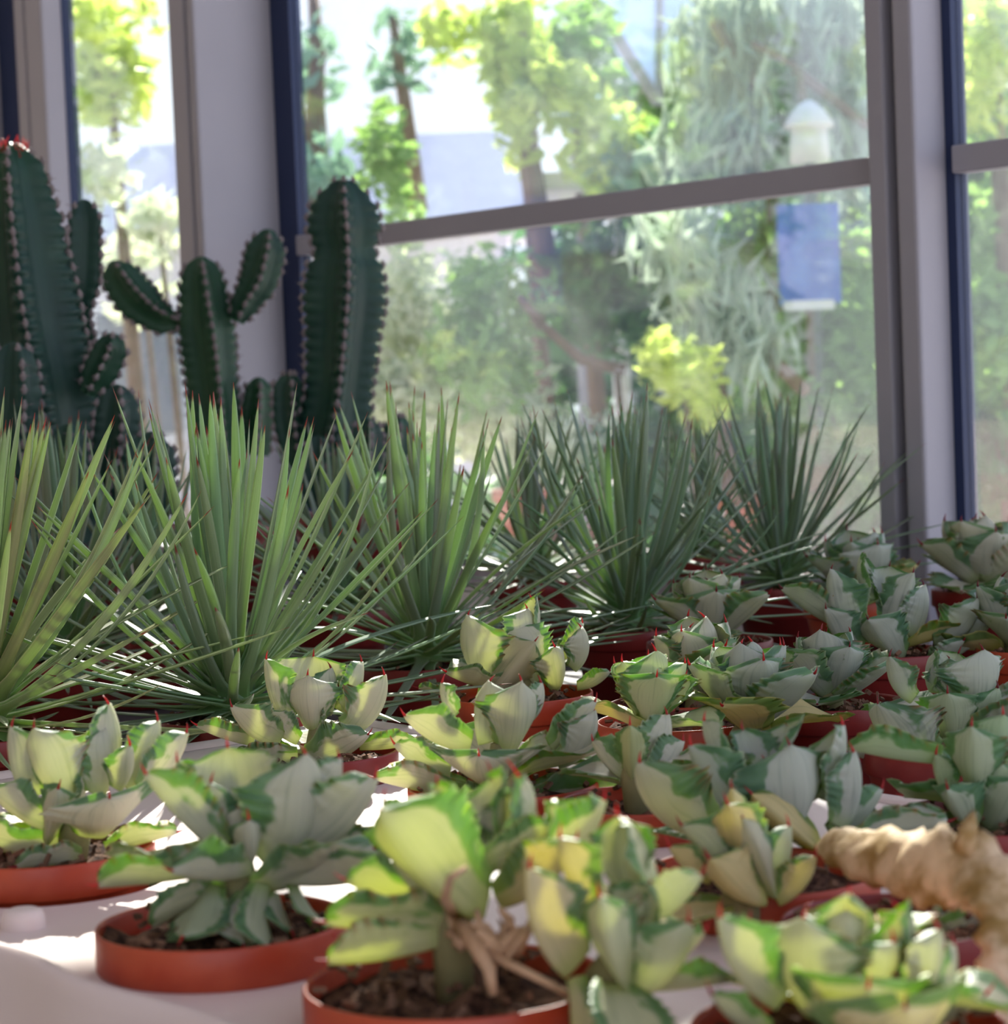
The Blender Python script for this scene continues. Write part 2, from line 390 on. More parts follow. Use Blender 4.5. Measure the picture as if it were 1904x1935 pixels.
def soil_mesh(r, seed):
    mb = MB(); n, nr = 40, 9; mb.add([(0, 0, .002)], [])
    for i in range(1, nr + 1):
        q = r * i / nr
        mb.add([(q * math.cos(2 * PI * k / n), q * math.sin(2 * PI * k / n), .009 * mnoise.noise(Vector((q * math.cos(2 * PI * k / n) * 90, q * math.sin(2 * PI * k / n) * 90, seed))) - .003 * (i / nr) ** 3) for k in range(n)], [])
    mb.f += [(0, 1 + k, 1 + (k + 1) % n) for k in range(n)]
    for i in range(nr - 1):
        a, b = 1 + i * n, 1 + (i + 1) * n; mb.f += [(a + k, b + k, b + (k + 1) % n, a + (k + 1) % n) for k in range(n)]
    return mb
def pot_parts(root, r, z_rim, z_bot, seed, mat='pot', chips=40):
    """root stands at the bench; rim radius r"""
    h = z_rim - z_bot; rl = .017 if r < .06 else .025
    mb = MB(); mb.lathe([(r * .66, 0), (r * .70, .001), (r * .915, h - rl - .001), (r * .985, h - rl), (r * 1.0, h - rl + .0012), (r * 1.0, h - .001), (r * .992, h), (r * .975, h), (r * .965, h - .0015), (r * .955, h - rl * .9), (r * .64, .004), (.001, .004)], 56)
    n = 56; mb.f.append(tuple(reversed(range(n))))
    mb.build('pot', M[mat], root)
    o = soil_mesh(r * .952, seed).build('soil', M['soil'], root, loc=(0, 0, h - .006))
    R = random.Random(seed); mb = MB()
    for _ in range(chips):
        q = r * .9 * math.sqrt(R.random()); a = R.uniform(0, 2 * PI); c = Vector((q * math.cos(a), q * math.sin(a), h - .003 + R.uniform(0, .005)))
        ex = Vector((R.uniform(-1, 1), R.uniform(-1, 1), R.uniform(-.5, .5))).normalized(); ey = ex.cross(Vector((R.uniform(-1, 1), R.uniform(-1, 1), 1))).normalized(); ez = ex.cross(ey)
        mb.obox(c, ex * R.uniform(.001, .0035), ey * R.uniform(.0006, .0016), ez * R.uniform(.0006, .0014))
    o = mb.build('bark_chips', M['bark'], root, smooth=False); o['kind'] = 'stuff'

GRPV = 'potted variegated toothed agaves'
def rosette(root, head, L, n, seed, tilt=(0, 0), col=(1, 1, 1), aber=.12, scol=None, phase=None, emax=80, emin=4, low=False):
    """head is a point in root space"""
    R = random.Random(seed); T = Matrix.Rotation(rad(tilt[1]), 4, Vector((-math.sin(rad(tilt[0])), math.cos(rad(tilt[0])), 0)))
    ph = R.uniform(0, 360) if phase is None else phase
    # ph makes the inner whorl show a broad leaf to the camera (azimuth 270)
    for i in range(n):
        t = i / (n - 1)
        if low and not (t < .30 or t > .88): continue
        az = ph + (n - 1 - i) * 137.5 + R.uniform(-8, 8)
        el = emin + (emax - emin) * t ** .62 + R.uniform(-5, 5)
        if low and t < .3 and 195 < az % 360 < 345: continue
        curl = -18 if t < .12 else 12 if t < .34 else 42 if t < .72 else 70
        if low and t < .3: el = emin + 50 * t + R.uniform(-4, 4)
        if curl >= 42: el -= curl * .16
        l = L * (1.0 - .10 * t + R.uniform(-.08, .08)) * (1 if t < .82 else .85 if t < .93 else .6) * (1 if not low else .5 if t > .5 else .8)
        r0 = .14 * L * (1 - t); z0 = L * (.30 * t - .18)
        a = rad(az); off = Vector(head) + (T @ Vector((r0 * math.cos(a), r0 * math.sin(a), z0)))
        c = col
        if t < .2 and R.random() < aber * 2: c = (1.05, .92, .55)
        put_leaf(root, az, el, l, R.uniform(.92, 1.1), curl, None, off, R.uniform(-10, 10), c, R, T, True, scol or (1, 1, 1), sl=R.uniform(.7, 1.1))
    # short stem under the rosette
    mb = MB(); hb = Vector(head); mb.tube([(hb.x * .6, hb.y * .6, hb.z - .5 * L - .01), hb - Vector((0, 0, .1 * L)), hb + (T @ Vector((0, 0, .12 * L)))], [.007, .008, .005], 10)
    mb.build('stem', M['stem'], root)
def hero(root, h, d):
    """leaves placed one by one: (base x, y, tip x, y, tip depth offset, width px, curl[, colour])"""
    C = P(*h['px'], d + h.get('cd', .012)); R = random.Random(h['seed'] + 500)
    for q in h['leaves']:
        bx, by, tx, ty, dd, w, curl = q[:7]; col = q[7] if len(q) > 7 else h.get('col', (1, 1, 1))
        A = P(bx, by, d + dd * .25); B = P(tx, ty, d + dd); k = R.randrange(4); me, Mt = VAR[curl][k]
        tip = Mt.translation; ch = math.hypot(tip.y, tip.z); v = B - A; sc_ = v.length / ch
        y = v.normalized(); mid = (A + B) / 2; o = C - mid; o.z = 0
        n0 = (o.normalized() if o.length > .004 else Vector((0, .6 if dd <= 0 else -.6, 0))) + Vector((0, 0, .45 if abs(y.z) > .5 else 1.3))
        z = (n0 - y * n0.dot(y)).normalized(); x = y.cross(z)
        Ml = Matrix((x, y, z)).transposed().to_4x4(); Ml.translation = A - root.location
        ws = (1.18 * w * d / F_) / ((.90 + .08 * k) * sc_)
        ws = max(.45, min(1.7, ws))
        Ml = Ml @ Matrix.Rotation(-math.atan2(tip.z, tip.y), 4, 'X') @ Matrix.Diagonal((sc_ * ws, sc_, sc_, 1))
        lf = inst('leaf', me, root, Ml); lf.color = (*col, 1)
        s = inst('spine', SPINE, lf, Mt @ Matrix.Diagonal((.024 / (sc_ * ws), (.036 if q[-1] == 'long' else .020) / sc_, .024 / sc_, 1)))
        s.color = (*(h.get('scol') or (1, 1, 1)), 1)
POTS = []
def vplant(label, potxy, pr, heads, z_rim=RIM, chips=50, mat='pot', seed=1):
    mat = 'potdark' if seed in (4, 9, 10, 11, 13, 15, 16, 17, 20) else mat  # pots standing in shade get the darker red, shade put into colour
    root = empty('potted_variegated_agave', (potxy[0], potxy[1], BENCH + .001)); tag(root, label, 'potted plant', GRPV)
    pot_parts(root, pr, z_rim, BENCH + .001, seed, mat, chips); POTS.append((potxy, pr))
    for h in heads:
        d = h.get('d', potxy[1]); p = P(*h['px'], d) - root.location
        rosette(root, p, h['L'], h.get('n', 17) - 3, h['seed'], h.get('tilt', (0, 0)), h.get('col', (1, 1, 1)), h.get('aber', .12), h.get('scol'), h.get('phase'), h.get('emax', 80), h.get('emin', 4), low='leaves' in h)
        if 'leaves' in h: hero(root, h, d)
    return root
def pz(x, y): q = PZ(x, y, RIM); return (q.x, q.y)
RED = (1.1, .9, .9); DK = (.55, .5, .8); YG = (1.04, 1.06, .72); YL = (1.12, 1.0, .62); BL = (.86, .93, 1.0)
vplant('variegated agave with red spines at the left edge, its pot rim partly behind another', pz(90, 1600), .0525, [dict(px=(140, 1555), leaves=[(135,1515,64,1376,-.01,118,70), (60,1510,22,1372,0,80,42), (190,1505,196,1376,.01,100,42), (205,1480,205,1330,.02,52,42), (225,1490,246,1408,-.01,64,42), (240,1490,298,1362,.02,75,42), (265,1500,352,1385,.02,90,42), (190,1575,207,1508,-.04,190,42), (100,1565,-20,1490,-.01,95,42), (120,1600,-40,1592,0,70,12), (150,1620,30,1638,-.03,70,12), (200,1600,335,1572,0,70,12), (90,1590,110,1490,-.03,60,42)], L=.060, seed=3, n=17, phase=270)], seed=1)
v2 = vplant('cream and green agave in the orange pot nearest the left tray edge', pz(420, 1740), .0525, [dict(px=(450, 1632), leaves=[(520,1638,577,1425,-.005,195,70), (420,1605,276,1462,-.01,95,12), (440,1590,335,1440,.03,110,42), (415,1612,398,1478,.0,62,42), (455,1585,430,1412,.03,160,42), (535,1622,708,1470,0,110,42), (470,1632,470,1548,-.02,62,70), (560,1592,640,1432,.03,120,42), (400,1640,185,1672,-.01,130,12), (470,1642,325,1645,-.04,110,12), (520,1652,740,1642,-.02,110,12), (600,1620,715,1592,.03,90,12), (430,1680,285,1750,-.01,110,-18), (400,1675,345,1770,-.03,110,-18,(.8,.9,.75)), (560,1680,620,1755,-.02,110,-18,(.8,.9,.75)), (500,1675,505,1790,-.035,100,-18,(.85,.92,.8)), (470,1690,460,1785,-.03,80,-18), (520,1690,550,1760,-.02,80,-18)], L=.066, seed=5, n=17, phase=285)], seed=2)
v3 = vplant('two-headed yellowish agave with bare dry roots in a half-empty pot, front centre', pz(860, 1850), .056,
       [dict(px=(850, 1680), leaves=[(905,1722,718,1530,-.03,185,42), (950,1610,982,1470,.03,160,70,(1,1,.95),'long'), (930,1610,932,1472,.04,130,42,(1,1,.95),'long'), (770,1610,725,1512,.02,60,42), (890,1650,850,1512,.01,140,42), (945,1705,1085,1592,-.01,125,42,(1.05,.92,.62)), (860,1745,615,1742,-.01,125,12), (840,1722,722,1560,-.01,80,42), (850,1700,652,1662,0,80,12), (850,1765,618,1815,-.01,60,12), (840,1560,826,1485,.03,45,42), (1010,1640,1140,1512,.03,90,42), (900,1640,1040,1560,.02,100,42)], L=.064, seed=8, n=16, tilt=(180, 12), col=YG, phase=262), dict(px=(1170, 1790), leaves=[(1190,1705,1166,1540,.02,115,70), (1230,1695,1178,1548,.02,120,42), (1185,1865,1132,1695,-.03,95,70), (1200,1875,1300,1742,-.02,125,70), (1210,1745,1325,1652,0,80,42), (1075,1835,1000,1640,-.01,95,42,(1.05,.94,.75)), (1220,1865,1385,1852,-.01,90,12), (1150,1865,1195,1990,-.04,145,-18), (1110,1705,1058,1582,0,110,42,(1.05,.95,.65)), (1080,1850,1090,1990,-.02,90,-18,(1,.95,.7)), (1240,1820,1330,1760,.02,80,42)], L=.058, seed=11, n=14, tilt=(330, 28), col=(.98, 1.0, .84), d=.80, phase=280)], seed=3)
vplant('agave with a round pale centre leaf below the striped narrow-leaved clump, left of middle', pz(590, 1420), .0525, [dict(px=(600, 1395), leaves=[(590,1375,581,1276,-.01,108,70), (540,1362,503,1245,0,75,42), (580,1325,592,1240,.02,130,42), (650,1345,683,1250,.02,85,42), (650,1385,726,1275,0,72,70), (525,1402,438,1335,-.02,95,42), (480,1402,372,1370,0,66,12), (580,1432,695,1388,-.02,76,42), (560,1402,503,1345,-.01,64,42), (680,1410,785,1400,0,70,12), (560,1430,430,1440,-.02,80,12), (620,1350,625,1262,.01,70,42)], L=.060, seed=14, n=17, phase=268)], seed=4)
vplant('agave in the middle of the picture with one broad pale leaf lit from behind', pz(950, 1480), .0525, [dict(px=(945, 1430), leaves=[(962,1420,985,1287,-.01,118,70), (912,1405,925,1287,.01,120,42), (885,1412,765,1352,-.01,112,42), (860,1352,835,1290,.01,42,42), (1040,1412,1124,1325,0,72,42), (1055,1445,1122,1342,0,84,70), (930,1478,905,1428,-.05,180,42), (850,1462,745,1405,0,60,42), (880,1500,708,1470,0,80,12), (1000,1500,1168,1490,0,80,12), (960,1510,1010,1560,-.02,80,-18), (1000,1360,1022,1290,.02,55,42), (960,1500,850,1530,-.02,80,12)], L=.064, seed=17, n=18, phase=272)], seed=5)
vplant('grey-blue agave with a bright green glowing patch, beside the third narrow-leaved clump', pz(980, 1310), .0525, [dict(px=(985, 1275), leaves=[(920,1292,884,1162,-.01,132,70), (1000,1235,996,1150,.01,100,42), (1010,1195,1005,1132,.03,60,42), (1060,1245,1100,1178,.02,100,42), (1085,1265,1098,1185,.0,100,70), (1048,1302,1048,1222,-.03,62,70), (910,1332,1010,1212,-.02,90,42,(.9,.85,.7)), (1090,1300,1152,1268,0,60,42), (860,1312,790,1300,0,60,12), (1010,1290,960,1180,.0,110,42)], L=.060, seed=21, n=16, phase=250)], seed=6)
v7 = vplant('broad pale agave with a small yellowing offset and a long dried curled leaf, lower right', (.105, 1.01), .0525,
       [dict(px=(1440, 1560), leaves=[(1490,1575,1492,1408,-.01,200,70), (1340,1565,1208,1440,-.02,150,70,(1,1,.9)), (1405,1560,1305,1408,0,115,42), (1375,1450,1330,1362,.02,64,42), (1560,1510,1592,1370,.02,130,42), (1450,1450,1488,1370,.03,140,42), (1590,1565,1612,1420,0,70,42), (1545,1602,1420,1500,-.02,95,42,(1.1,.95,.55)), (1590,1585,1790,1552,0,85,12), (1570,1580,1665,1490,.01,80,42), (1440,1480,1402,1380,.03,90,42)], L=.066, seed=25, n=16, d=1.06, phase=276, col=BL), dict(px=(1395, 1680), leaves=[(1430,1645,1375,1520,-.01,92,42), (1440,1705,1340,1622,-.02,95,70), (1400,1645,1288,1560,0,90,42,(.9,.97,.8)), (1460,1690,1402,1545,-.01,85,42,(1,1,.9)), (1470,1705,1540,1618,0,85,42), (1400,1600,1382,1488,.01,45,42), (1340,1665,1265,1600,0,60,42), (1450,1690,1490,1560,.01,90,42,(.95,1,.85))], L=.040, seed=28, n=13, d=.95, col=YL, tilt=(200, 10))], seed=7)
vplant('large pale agave with red spines at the very front right', pz(1600, 1935), .0525, [dict(px=(1600, 1850), leaves=[(1535,1915,1517,1735,-.01,190,70), (1470,1895,1360,1732,-.01,85,42), (1600,1800,1602,1722,.02,64,42,(1,1,.9),'long'), (1650,1870,1688,1780,0,140,42), (1440,1810,1415,1745,.02,90,42), (1720,1895,1772,1755,0,110,70), (1715,1835,1700,1722,.03,125,42), (1780,1885,1802,1785,.02,70,42), (1600,1975,1640,1866,-.05,210,42,(1.04,1.05,.7)), (1700,1935,1862,1878,0,95,42), (1450,1955,1345,1878,0,65,42), (1660,2010,1710,1905,-.06,260,42,(1.1,1,.75)), (1560,1860,1585,1745,.02,140,42)], L=.064, seed=31, n=16, phase=274, col=(1.02, 1.02, .9))], seed=8)
vplant('small pale agave in a pot of bare dark soil underneath the long dried leaf', pz(1690, 1735), .045, [dict(px=(1770, 1750), L=.026, seed=75, n=12, d=.92, leaves=[(1770, 1755, 1870, 1735, -.01, 46, 12, (.95, .95, 1.1)), (1775, 1760, 1690, 1745, 0, 40, 12), (1790, 1770, 1840, 1790, -.01, 46, 42)])], seed=20)
vplant('sparse agave with a few olive leaves in a pot with bare dark soil, centre right', pz(1215, 1510), .045, [dict(px=(1200, 1450), L=.045, seed=71, n=12, d=1.2, cd=.02, leaves=[(1195, 1485, 1190, 1370, -.01, 60, 42, (.85, .9, .55)), (1225, 1470, 1290, 1400, .02, 60, 42), (1180, 1470, 1120, 1400, .02, 60, 42), (1205, 1480, 1260, 1350, .03, 70, 42)])], seed=19)
vplant('small pale agave right of centre, behind the broad pale one', (.11, 1.56), .045, [dict(px=(1320, 1290), L=.050, seed=34, n=16, phase=272)], seed=9)
vplant('small agave at the foot of the fourth narrow-leaved clump', pz(1340, 1210), .0525, [dict(px=(1340, 1185), L=.054, seed=37, n=17, scol=DK, phase=265)], seed=10)
vplant('tall blue-grey agave with dark maroon spines in the upper right of the group', pz(1690, 1230), .045, [dict(px=(1690, 1195), leaves=[(1620,1200,1570,1075,-.01,80,70), (1675,1200,1725,1082,0,62,42), (1765,1215,1846,1130,-.01,115,70), (1720,1205,1745,1105,.01,85,42), (1800,1235,1882,1145,0,55,42), (1640,1130,1628,1052,.03,90,42), (1600,1185,1478,1112,0,85,12), (1680,1160,1680,1070,.03,90,42), (1620,1230,1560,1150,-.02,70,42), (1700,1245,1640,1170,-.03,90,42), (1760,1250,1820,1210,-.02,80,42)], L=.066, seed=41, n=17, scol=DK, col=BL, phase=280)], seed=11)
vplant('small dark-spined agave in front of the right window post', pz(1620, 1130), .0525, [dict(px=(1625, 1110), L=.060, seed=44, n=17, scol=DK, col=BL, phase=270)], seed=12)
vplant('farthest agave at the right edge, higher than the rest against the glass', pz(1860, 1110), .0525, [dict(px=(1850, 1085), L=.066, seed=47, n=17, scol=DK, phase=260)], seed=13)
vplant('agave cut by the right edge between the farthest one and the large pale one', (.405, 1.79), .045, [dict(px=(1915, 1200), L=.052, seed=51, n=15, scol=DK, col=BL)], seed=14)
vplant('large agave with white centre leaf at the right edge, halfway up the group', pz(1800, 1400), .0525, [dict(px=(1800, 1345), leaves=[(1840,1338,1857,1228,-.01,150,70), (1720,1325,1680,1240,0,75,70), (1760,1305,1762,1238,.02,75,42), (1752,1435,1658,1330,-.03,150,70), (1850,1385,1885,1300,-.01,100,42,(.8,.95,.8)), (1800,1400,1790,1310,-.02,110,42,(.8,.92,.78)), (1740,1450,1600,1420,0,80,12), (1830,1440,1930,1380,0,100,42), (1780,1300,1810,1235,.02,70,42)], L=.066, seed=54, n=17, col=BL, scol=DK, phase=275)], seed=15)
vplant('dark green agave at the right edge above the dried leaf', pz(1880, 1540), .0525, [dict(px=(1870, 1480), L=.055, cd=.02, leaves=[(1845, 1500, 1835, 1372, -.02, 110, 70, (.8, .92, .8)), (1885, 1450, 1895, 1350, 0, 95, 42, (.7, .9, .7)), (1790, 1505, 1768, 1425, 0, 62, 42, (.8, .95, .75)), (1840, 1560, 1790, 1490, -.03, 85, 42), (1870, 1565, 1925, 1475, -.02, 100, 42), (1780, 1435, 1600, 1412, .02, 62, 12, (.85, 1, .85)), (1810, 1565, 1690, 1560, -.01, 66, 12, (.9, .9, .85)), (1860, 1520, 1890, 1440, -.01, 80, 42, (.75, .9, .72))], seed=57, n=16, col=(.82, .93, .86), phase=290)], seed=16)
vplant('smallest blue-grey agave between two larger ones right of centre', (.215, 1.53), .045, [dict(px=(1570, 1300), L=.044, seed=61, n=15, col=BL, scol=DK)], seed=17)
vplant('two-headed agave right of centre with one glowing green leaf and a withered yellow leaf', tuple(AB(.243, .555)[:2]), .0525,
       [dict(px=(1420, 1345), L=.052, seed=64, n=16, col=BL, aber=.5, d=1.42), dict(px=(1225, 1350), L=.042, seed=67, n=14, d=1.38, col=(.95, 1.05, .8))], seed=18)

# exposed roots of the front plant
R = random.Random(5)
def root_tube(root, pxs, d, r0, r1):
    pts = [P(x, y, dd) - root.location for (x, y, dd) in pxs]; n = len(pts)
    mb = MB(); mb.tube(pts, [r0 + (r1 - r0) * i / (n - 1) for i in range(n)], 8); mb.build('root', M['root'], root)
root_tube(v3, [(860, 1730, .84), (900, 1790, .81), (925, 1835, .80), (930, 1880, .80)], 0, .0035, .0018)
root_tube(v3, [(915, 1800, .81), (990, 1835, .80), (1040, 1860, .80), (1090, 1890, .81)], 0, .0018, .0012)
root_tube(v3, [(860, 1730, .84), (840, 1700, .80), (850, 1660, .79), (880, 1640, .79)], 0, .0022, .001)
root_tube(v3, [(960, 1810, .80), (985, 1770, .80), (1000, 1740, .81)], 0, .0013, .0008)
mb = MB()
for i in range(16):
    c = P(905 + R.uniform(-60, 70), 1755 + R.uniform(-25, 45), .82 + R.uniform(-.01, .02)) - v3.location; rr = R.uniform(.003, .006)
    mb.tube([c + Vector((R.uniform(-1, 1), R.uniform(-1, 1), R.uniform(-1, 1))) * rr * 1.5, c, c + Vector((R.uniform(-1, 1), R.uniform(-1, 1), R.uniform(-1, 1))) * rr * 1.5], [.001, rr * .55, .001], 7)
o = mb.build('root_ball', M['root'], v3); o['kind'] = 'stuff'
# dried curled leaf on the lower right plant
def dried(root):
    path = [(1560, 1590, .96), (1620, 1612, .93), (1690, 1625, .90), (1760, 1640, .875), (1830, 1645, .855), (1880, 1680, .84), (1900, 1740, .83), (1900, 1810, .82), (1900, 1880, .815), (1905, 1960, .81)]
    wd = [.006, .010, .0125, .015, .0145, .0115, .0095, .009, .010, .009]
    pts = []; ws = []
    for i in range(len(path) - 1):
        for k in range(6):
            t = k / 6; a, b = P(*path[i]), P(*path[i + 1]); pts.append(a.lerp(b, t)); ws.append(wd[i] * (1 - t) + wd[i + 1] * t)
    mb = MB(); n = len(pts); nv = 14; rows = []
    for i, p in enumerate(pts):
        t = (pts[min(i + 2, n - 1)] - pts[max(i - 2, 0)]).normalized(); x = Vector((0, -1, .25)); x = (x - t * x.dot(t)).normalized(); y = t.cross(x)
        row = []
        for j in range(nv):
            a = 2 * PI * (j / nv) ; q = ws[i] * (1 + .38 * mnoise.noise(Vector((i * .35, a * 1.3, 3))) + .10 * math.sin(i * 1.7 + a * 2))
            row.append(p + (x * math.cos(a) * .42 + y * math.sin(a)) * q - root.location)
        rows.append(mb.add(row, []))
    for i in range(n - 1):
        a, b = rows[i], rows[i + 1]; mb.f += [(a + k, a + (k + 1) % nv, b + (k + 1) % nv, b + k) for k in range(nv)]
    mb.f += [tuple(rows[0] + k for k in reversed(range(nv))), tuple(rows[-1] + k for k in range(nv))]
    # withered teeth
    for i, s in ((23, 1),):
        p = pts[i]; mb.tube([p - root.location + Vector((0, -.004, .008)), p - root.location + Vector((.002, -.006, ws[i] * 1.25)), p - root.location + Vector((.004, -.005, ws[i] * 1.6))], [.005, .003, .0005], 6)
    o = mb.build('dried_leaf', M['dry'], root); o['label'] = 'long tan dried leaf, curled and wrinkled'
dried(v7)

# ---------------------------------------------------------------- carry tray with a hole for each pot
def make_tray():
    a0, a1, b0, b1 = -.44, .50, -.013, .487
    cu = bpy.data.curves.new('tray_top', 'CURVE'); cu.dimensions = '2D'; cu.fill_mode = 'BOTH'; cu.extrude = .0012; cu.bevel_depth = .0008; cu.bevel_resolution = 2
    def loop(pts):
        s = cu.splines.new('POLY'); s.points.add(len(pts) - 1); s.use_cyclic_u = True
        for q, p in zip(s.points, pts): q.co = (p[0], p[1], 0, 1)
    edge = []
    N = 60
    for i in range(N + 1):
        a = a0 + (a1 - a0) * i / N; edge.append((a, b0 - .003 * math.cos((a + .02) / .149 * 2 * PI)))
    outl = [(a, b) for a, b in edge] + [(a1, b1), (a0, b1)]
    loop([AB(a, b) for a, b in outl])
    for (xy, r) in POTS:
        a, b = toab(xy); rr = r * (1.13 if xy == POTS[0][0] else .955)
        if a0 + r < a < a1 - r and b0 + r * .6 < b < b1 - r:
            loop([AB(a + rr * math.cos(2 * PI * k / 48), b + rr * math.sin(2 * PI * k / 48)) for k in range(48)])
    tmp = bpy.data.objects.new('tmp', cu); sc.collection.objects.link(tmp); tmp.location = (0, 0, TRAY_Z - .002)
    dg = bpy.context.evaluated_depsgraph_get(); me = bpy.data.meshes.new_from_object(tmp.evaluated_get(dg)); bpy.data.objects.remove(tmp)
    root = empty('carry_tray', AB(0, .2, BENCH)); tag(root, 'white plastic carry tray with round holes holding the front pots', 'tray')
    o = bpy.data.objects.new('tray_top', me); link(o, root); o.location = Vector((0, 0, TRAY_Z - .002)) - root.location
    me.materials.clear(); me.materials.append(M['tray'])
    # rolled rim and sloping side wall on all four sides
    mb = MB(); ring = [(a, b, 0, -1) for a, b in edge] + [(a1, b0 + .1, 1, 0), (a1, b1, 1, .6), (a0, b1, -1, .6), (a0, b0 + .1, -1, 0)]
    prof = [(-.0070, 0.0002), (-.0045, .0022), (-.001, .0042), (.0020, .0040), (.0046, .0012), (.0056, -.0040), (.0062, -.012), (.0085, -.030), (.0095, -.034), (.013, -.036), (.0145, -.040), (.0165, -.066)]
    base = []
    for (a, b, na, nb) in ring:
        base.append(mb.add([AB(a + na * d, b + nb * d, TRAY_Z + z) for d, z in prof], []))
    for i in range(len(ring)):
        p, q = base[i], base[(i + 1) % len(ring)]
        mb.f += [(p + k, q + k, q + k + 1, p + k + 1) for k in range(len(prof) - 1)]
    o = mb.build('tray_side', M['tray'], root); o.location = -root.location
    # low corner boss between two cells
    mb = MB(); c = PZ(45, 1752, TRAY_Z); mb.lathe([(.0, .0085), (.006, .0085), (.0085, .0075), (.0095, .005), (.0100, 0)], 24, c); o = mb.build('tray_boss', M['tray'], root); o.location = -root.location
make_tray()

# ---------------------------------------------------------------- narrow-leaved agaves
def narrow_leaf(bend, seed, w=.030):
    R = random.Random(seed); mb = MB(); n = 13; th = 0; p = Vector((0, 0, 0)); rows = []
    sec = [(-1, .1), (-.72, .32), (0, .12), (.72, .32), (1, .1), (.62, -.34), (0, -.52), (-.62, -.34)]
    side = R.uniform(-.05, .05)
    for i in range(n + 1):
        u = i / n
        ww = w * lerp_tab([(0, 2.6), (.05, 1.6), (.12, .95), (.3, .82), (.6, .80), (.8, .62), (.92, .34), (.97, .14), (1, .02)], u) * .5
        tt = ww * lerp_tab([(0, .45), (.15, .6), (1, .95)], u)
        nrm = Vector((0, -math.sin(th), math.cos(th)))
        k = mb.add([p + Vector((x * ww + side * u * u, 0, 0)) + nrm * (z * tt) for x, z in sec], []); rows.append(k)
        for j in range(8): mb.uv[k + j] = (j / 8, u)
        th += rad(bend) / n * (1.5 - u); p = p + Vector((0, math.cos(th), math.sin(th))) / n
    for i in range(n):
        a, b = rows[i], rows[i + 1]; mb.f += [(a + j, a + (j + 1) % 8, b + (j + 1) % 8, b + j) for j in range(8)]
    mb.f.append(tuple(rows[0] + j for j in range(8)))
    return mb.mesh('leaf', M['striata'])
NL = [narrow_leaf(b, i, w) for i, (b, w) in enumerate(((0, .050), (12, .046), (-10, .048), (26, .044), (6, .052), (-20, .046), (40, .046), (3, .042)))]
GRPN = 'potted narrow-leaved agaves'
def spiky(label, px, d, L, n, seed, col=(1, 1, 1), tilt=(0, 0), mat='potdark', z=None, emin=-12, up=.5):
    p = P(*px, d); R = random.Random(seed)
    root = empty('potted_spiky_agave', (p.x, p.y, BENCH + .001)); tag(root, label, 'potted plant', GRPN)
    zr = min(p.z - .012, 1.0); pot_parts(root, .0525, max(zr, BENCH + .06), BENCH + .001, seed, mat, 20)
    hb = p - root.location; T = Matrix.Rotation(rad(tilt[1]), 4, Vector((-math.sin(rad(tilt[0])), math.cos(rad(tilt[0])), 0)))
    for i in range(n):
        t = (i + .5) / n; az = i * 137.508 + R.uniform(-9, 9)
        el = emin + (90 - emin) * (t ** 1.15) + R.uniform(-7, 7)
        l = L * R.uniform(.86, 1.04) * lerp_tab([(0, .8), (.25, .98), (.8, 1.0), (.97, .92), (1, .8)], t)
        a = rad(az); r0 = .013 * (1 - t ** 2); off = hb + (T @ Vector((r0 * math.cos(a), r0 * math.sin(a), -.010 + .030 * t)))
        me = NL[R.randrange(8) if t < .8 else R.choice((0, 1, 4, 7))]
        c = tuple(q * R.uniform(.85, 1.12) for q in col)
        o = inst('leaf', me, root, Matrix.Translation(off) @ T @ Matrix.Rotation(rad(az - 90), 4, 'Z') @ Matrix.Rotation(rad(el), 4, 'X') @ Matrix.Rotation(rad(R.uniform(-15, 15)), 4, 'Y') @ Matrix.Scale(l, 4))
        o.color = (*c, 1)
    mb = MB(); mb.tube([(hb.x, hb.y, hb.z - .03), (hb.x, hb.y, hb.z), hb + (T @ Vector((0, 0, .025)))], [.012, .014, .008], 10); mb.build('stem', M['stem'], root)
    return root
spiky('narrow-leaved agave at the left edge, nearest and most yellow-green, fanning to the right', (-35, 1350), 1.52, .205, 95, 101, (1.18, 1.1, .78), (20, 14))
spiky('upright narrow-leaved agave at the left, just in front of the tallest cactus', (120, 1215), 2.02, .20, 85, 102, (.95, 1.0, .95))
spiky('largest narrow-leaved agave, its centre leaves lit bright green, left of middle', (440, 1320), 1.64, .215, 120, 103, (.92, 1.0, .92))
spiky('narrow-leaved agave right of the brightest one, in front of the columnar cactus', (805, 1225), 1.9, .205, 105, 104, (1, 1.05, .95))
spiky('narrow-leaved agave in the centre right with dense upright leaves', (1185, 1160), 2.12, .20, 110, 105, (.9, 1.0, 1.0))
spiky('narrow-leaved agave beside the right window post, farthest right of its kind', (1475, 1085), 2.5, .20, 85, 106, (.84, .96, 1.0))
spiky('low narrow-leaved agave at the foot of the columnar cactus, behind two brighter ones', (640, 1130), 2.35, .17, 70, 107, (.85, .95, .95))
spiky('blurred narrow-leaved agave between the fourth clump and the columnar cactus', (1010, 1075), 2.62, .17, 70, 108, (.95, 1, 1))
spiky('hidden narrow-leaved agave seen between the two right clumps', (1330, 1030), 2.8, .15, 70, 109, (.9, 1, 1))
spiky('low narrow-leaved agave between the left edge clump and the brightest one', (270, 1180), 2.3, .18, 70, 110, (.85, .95, .9))

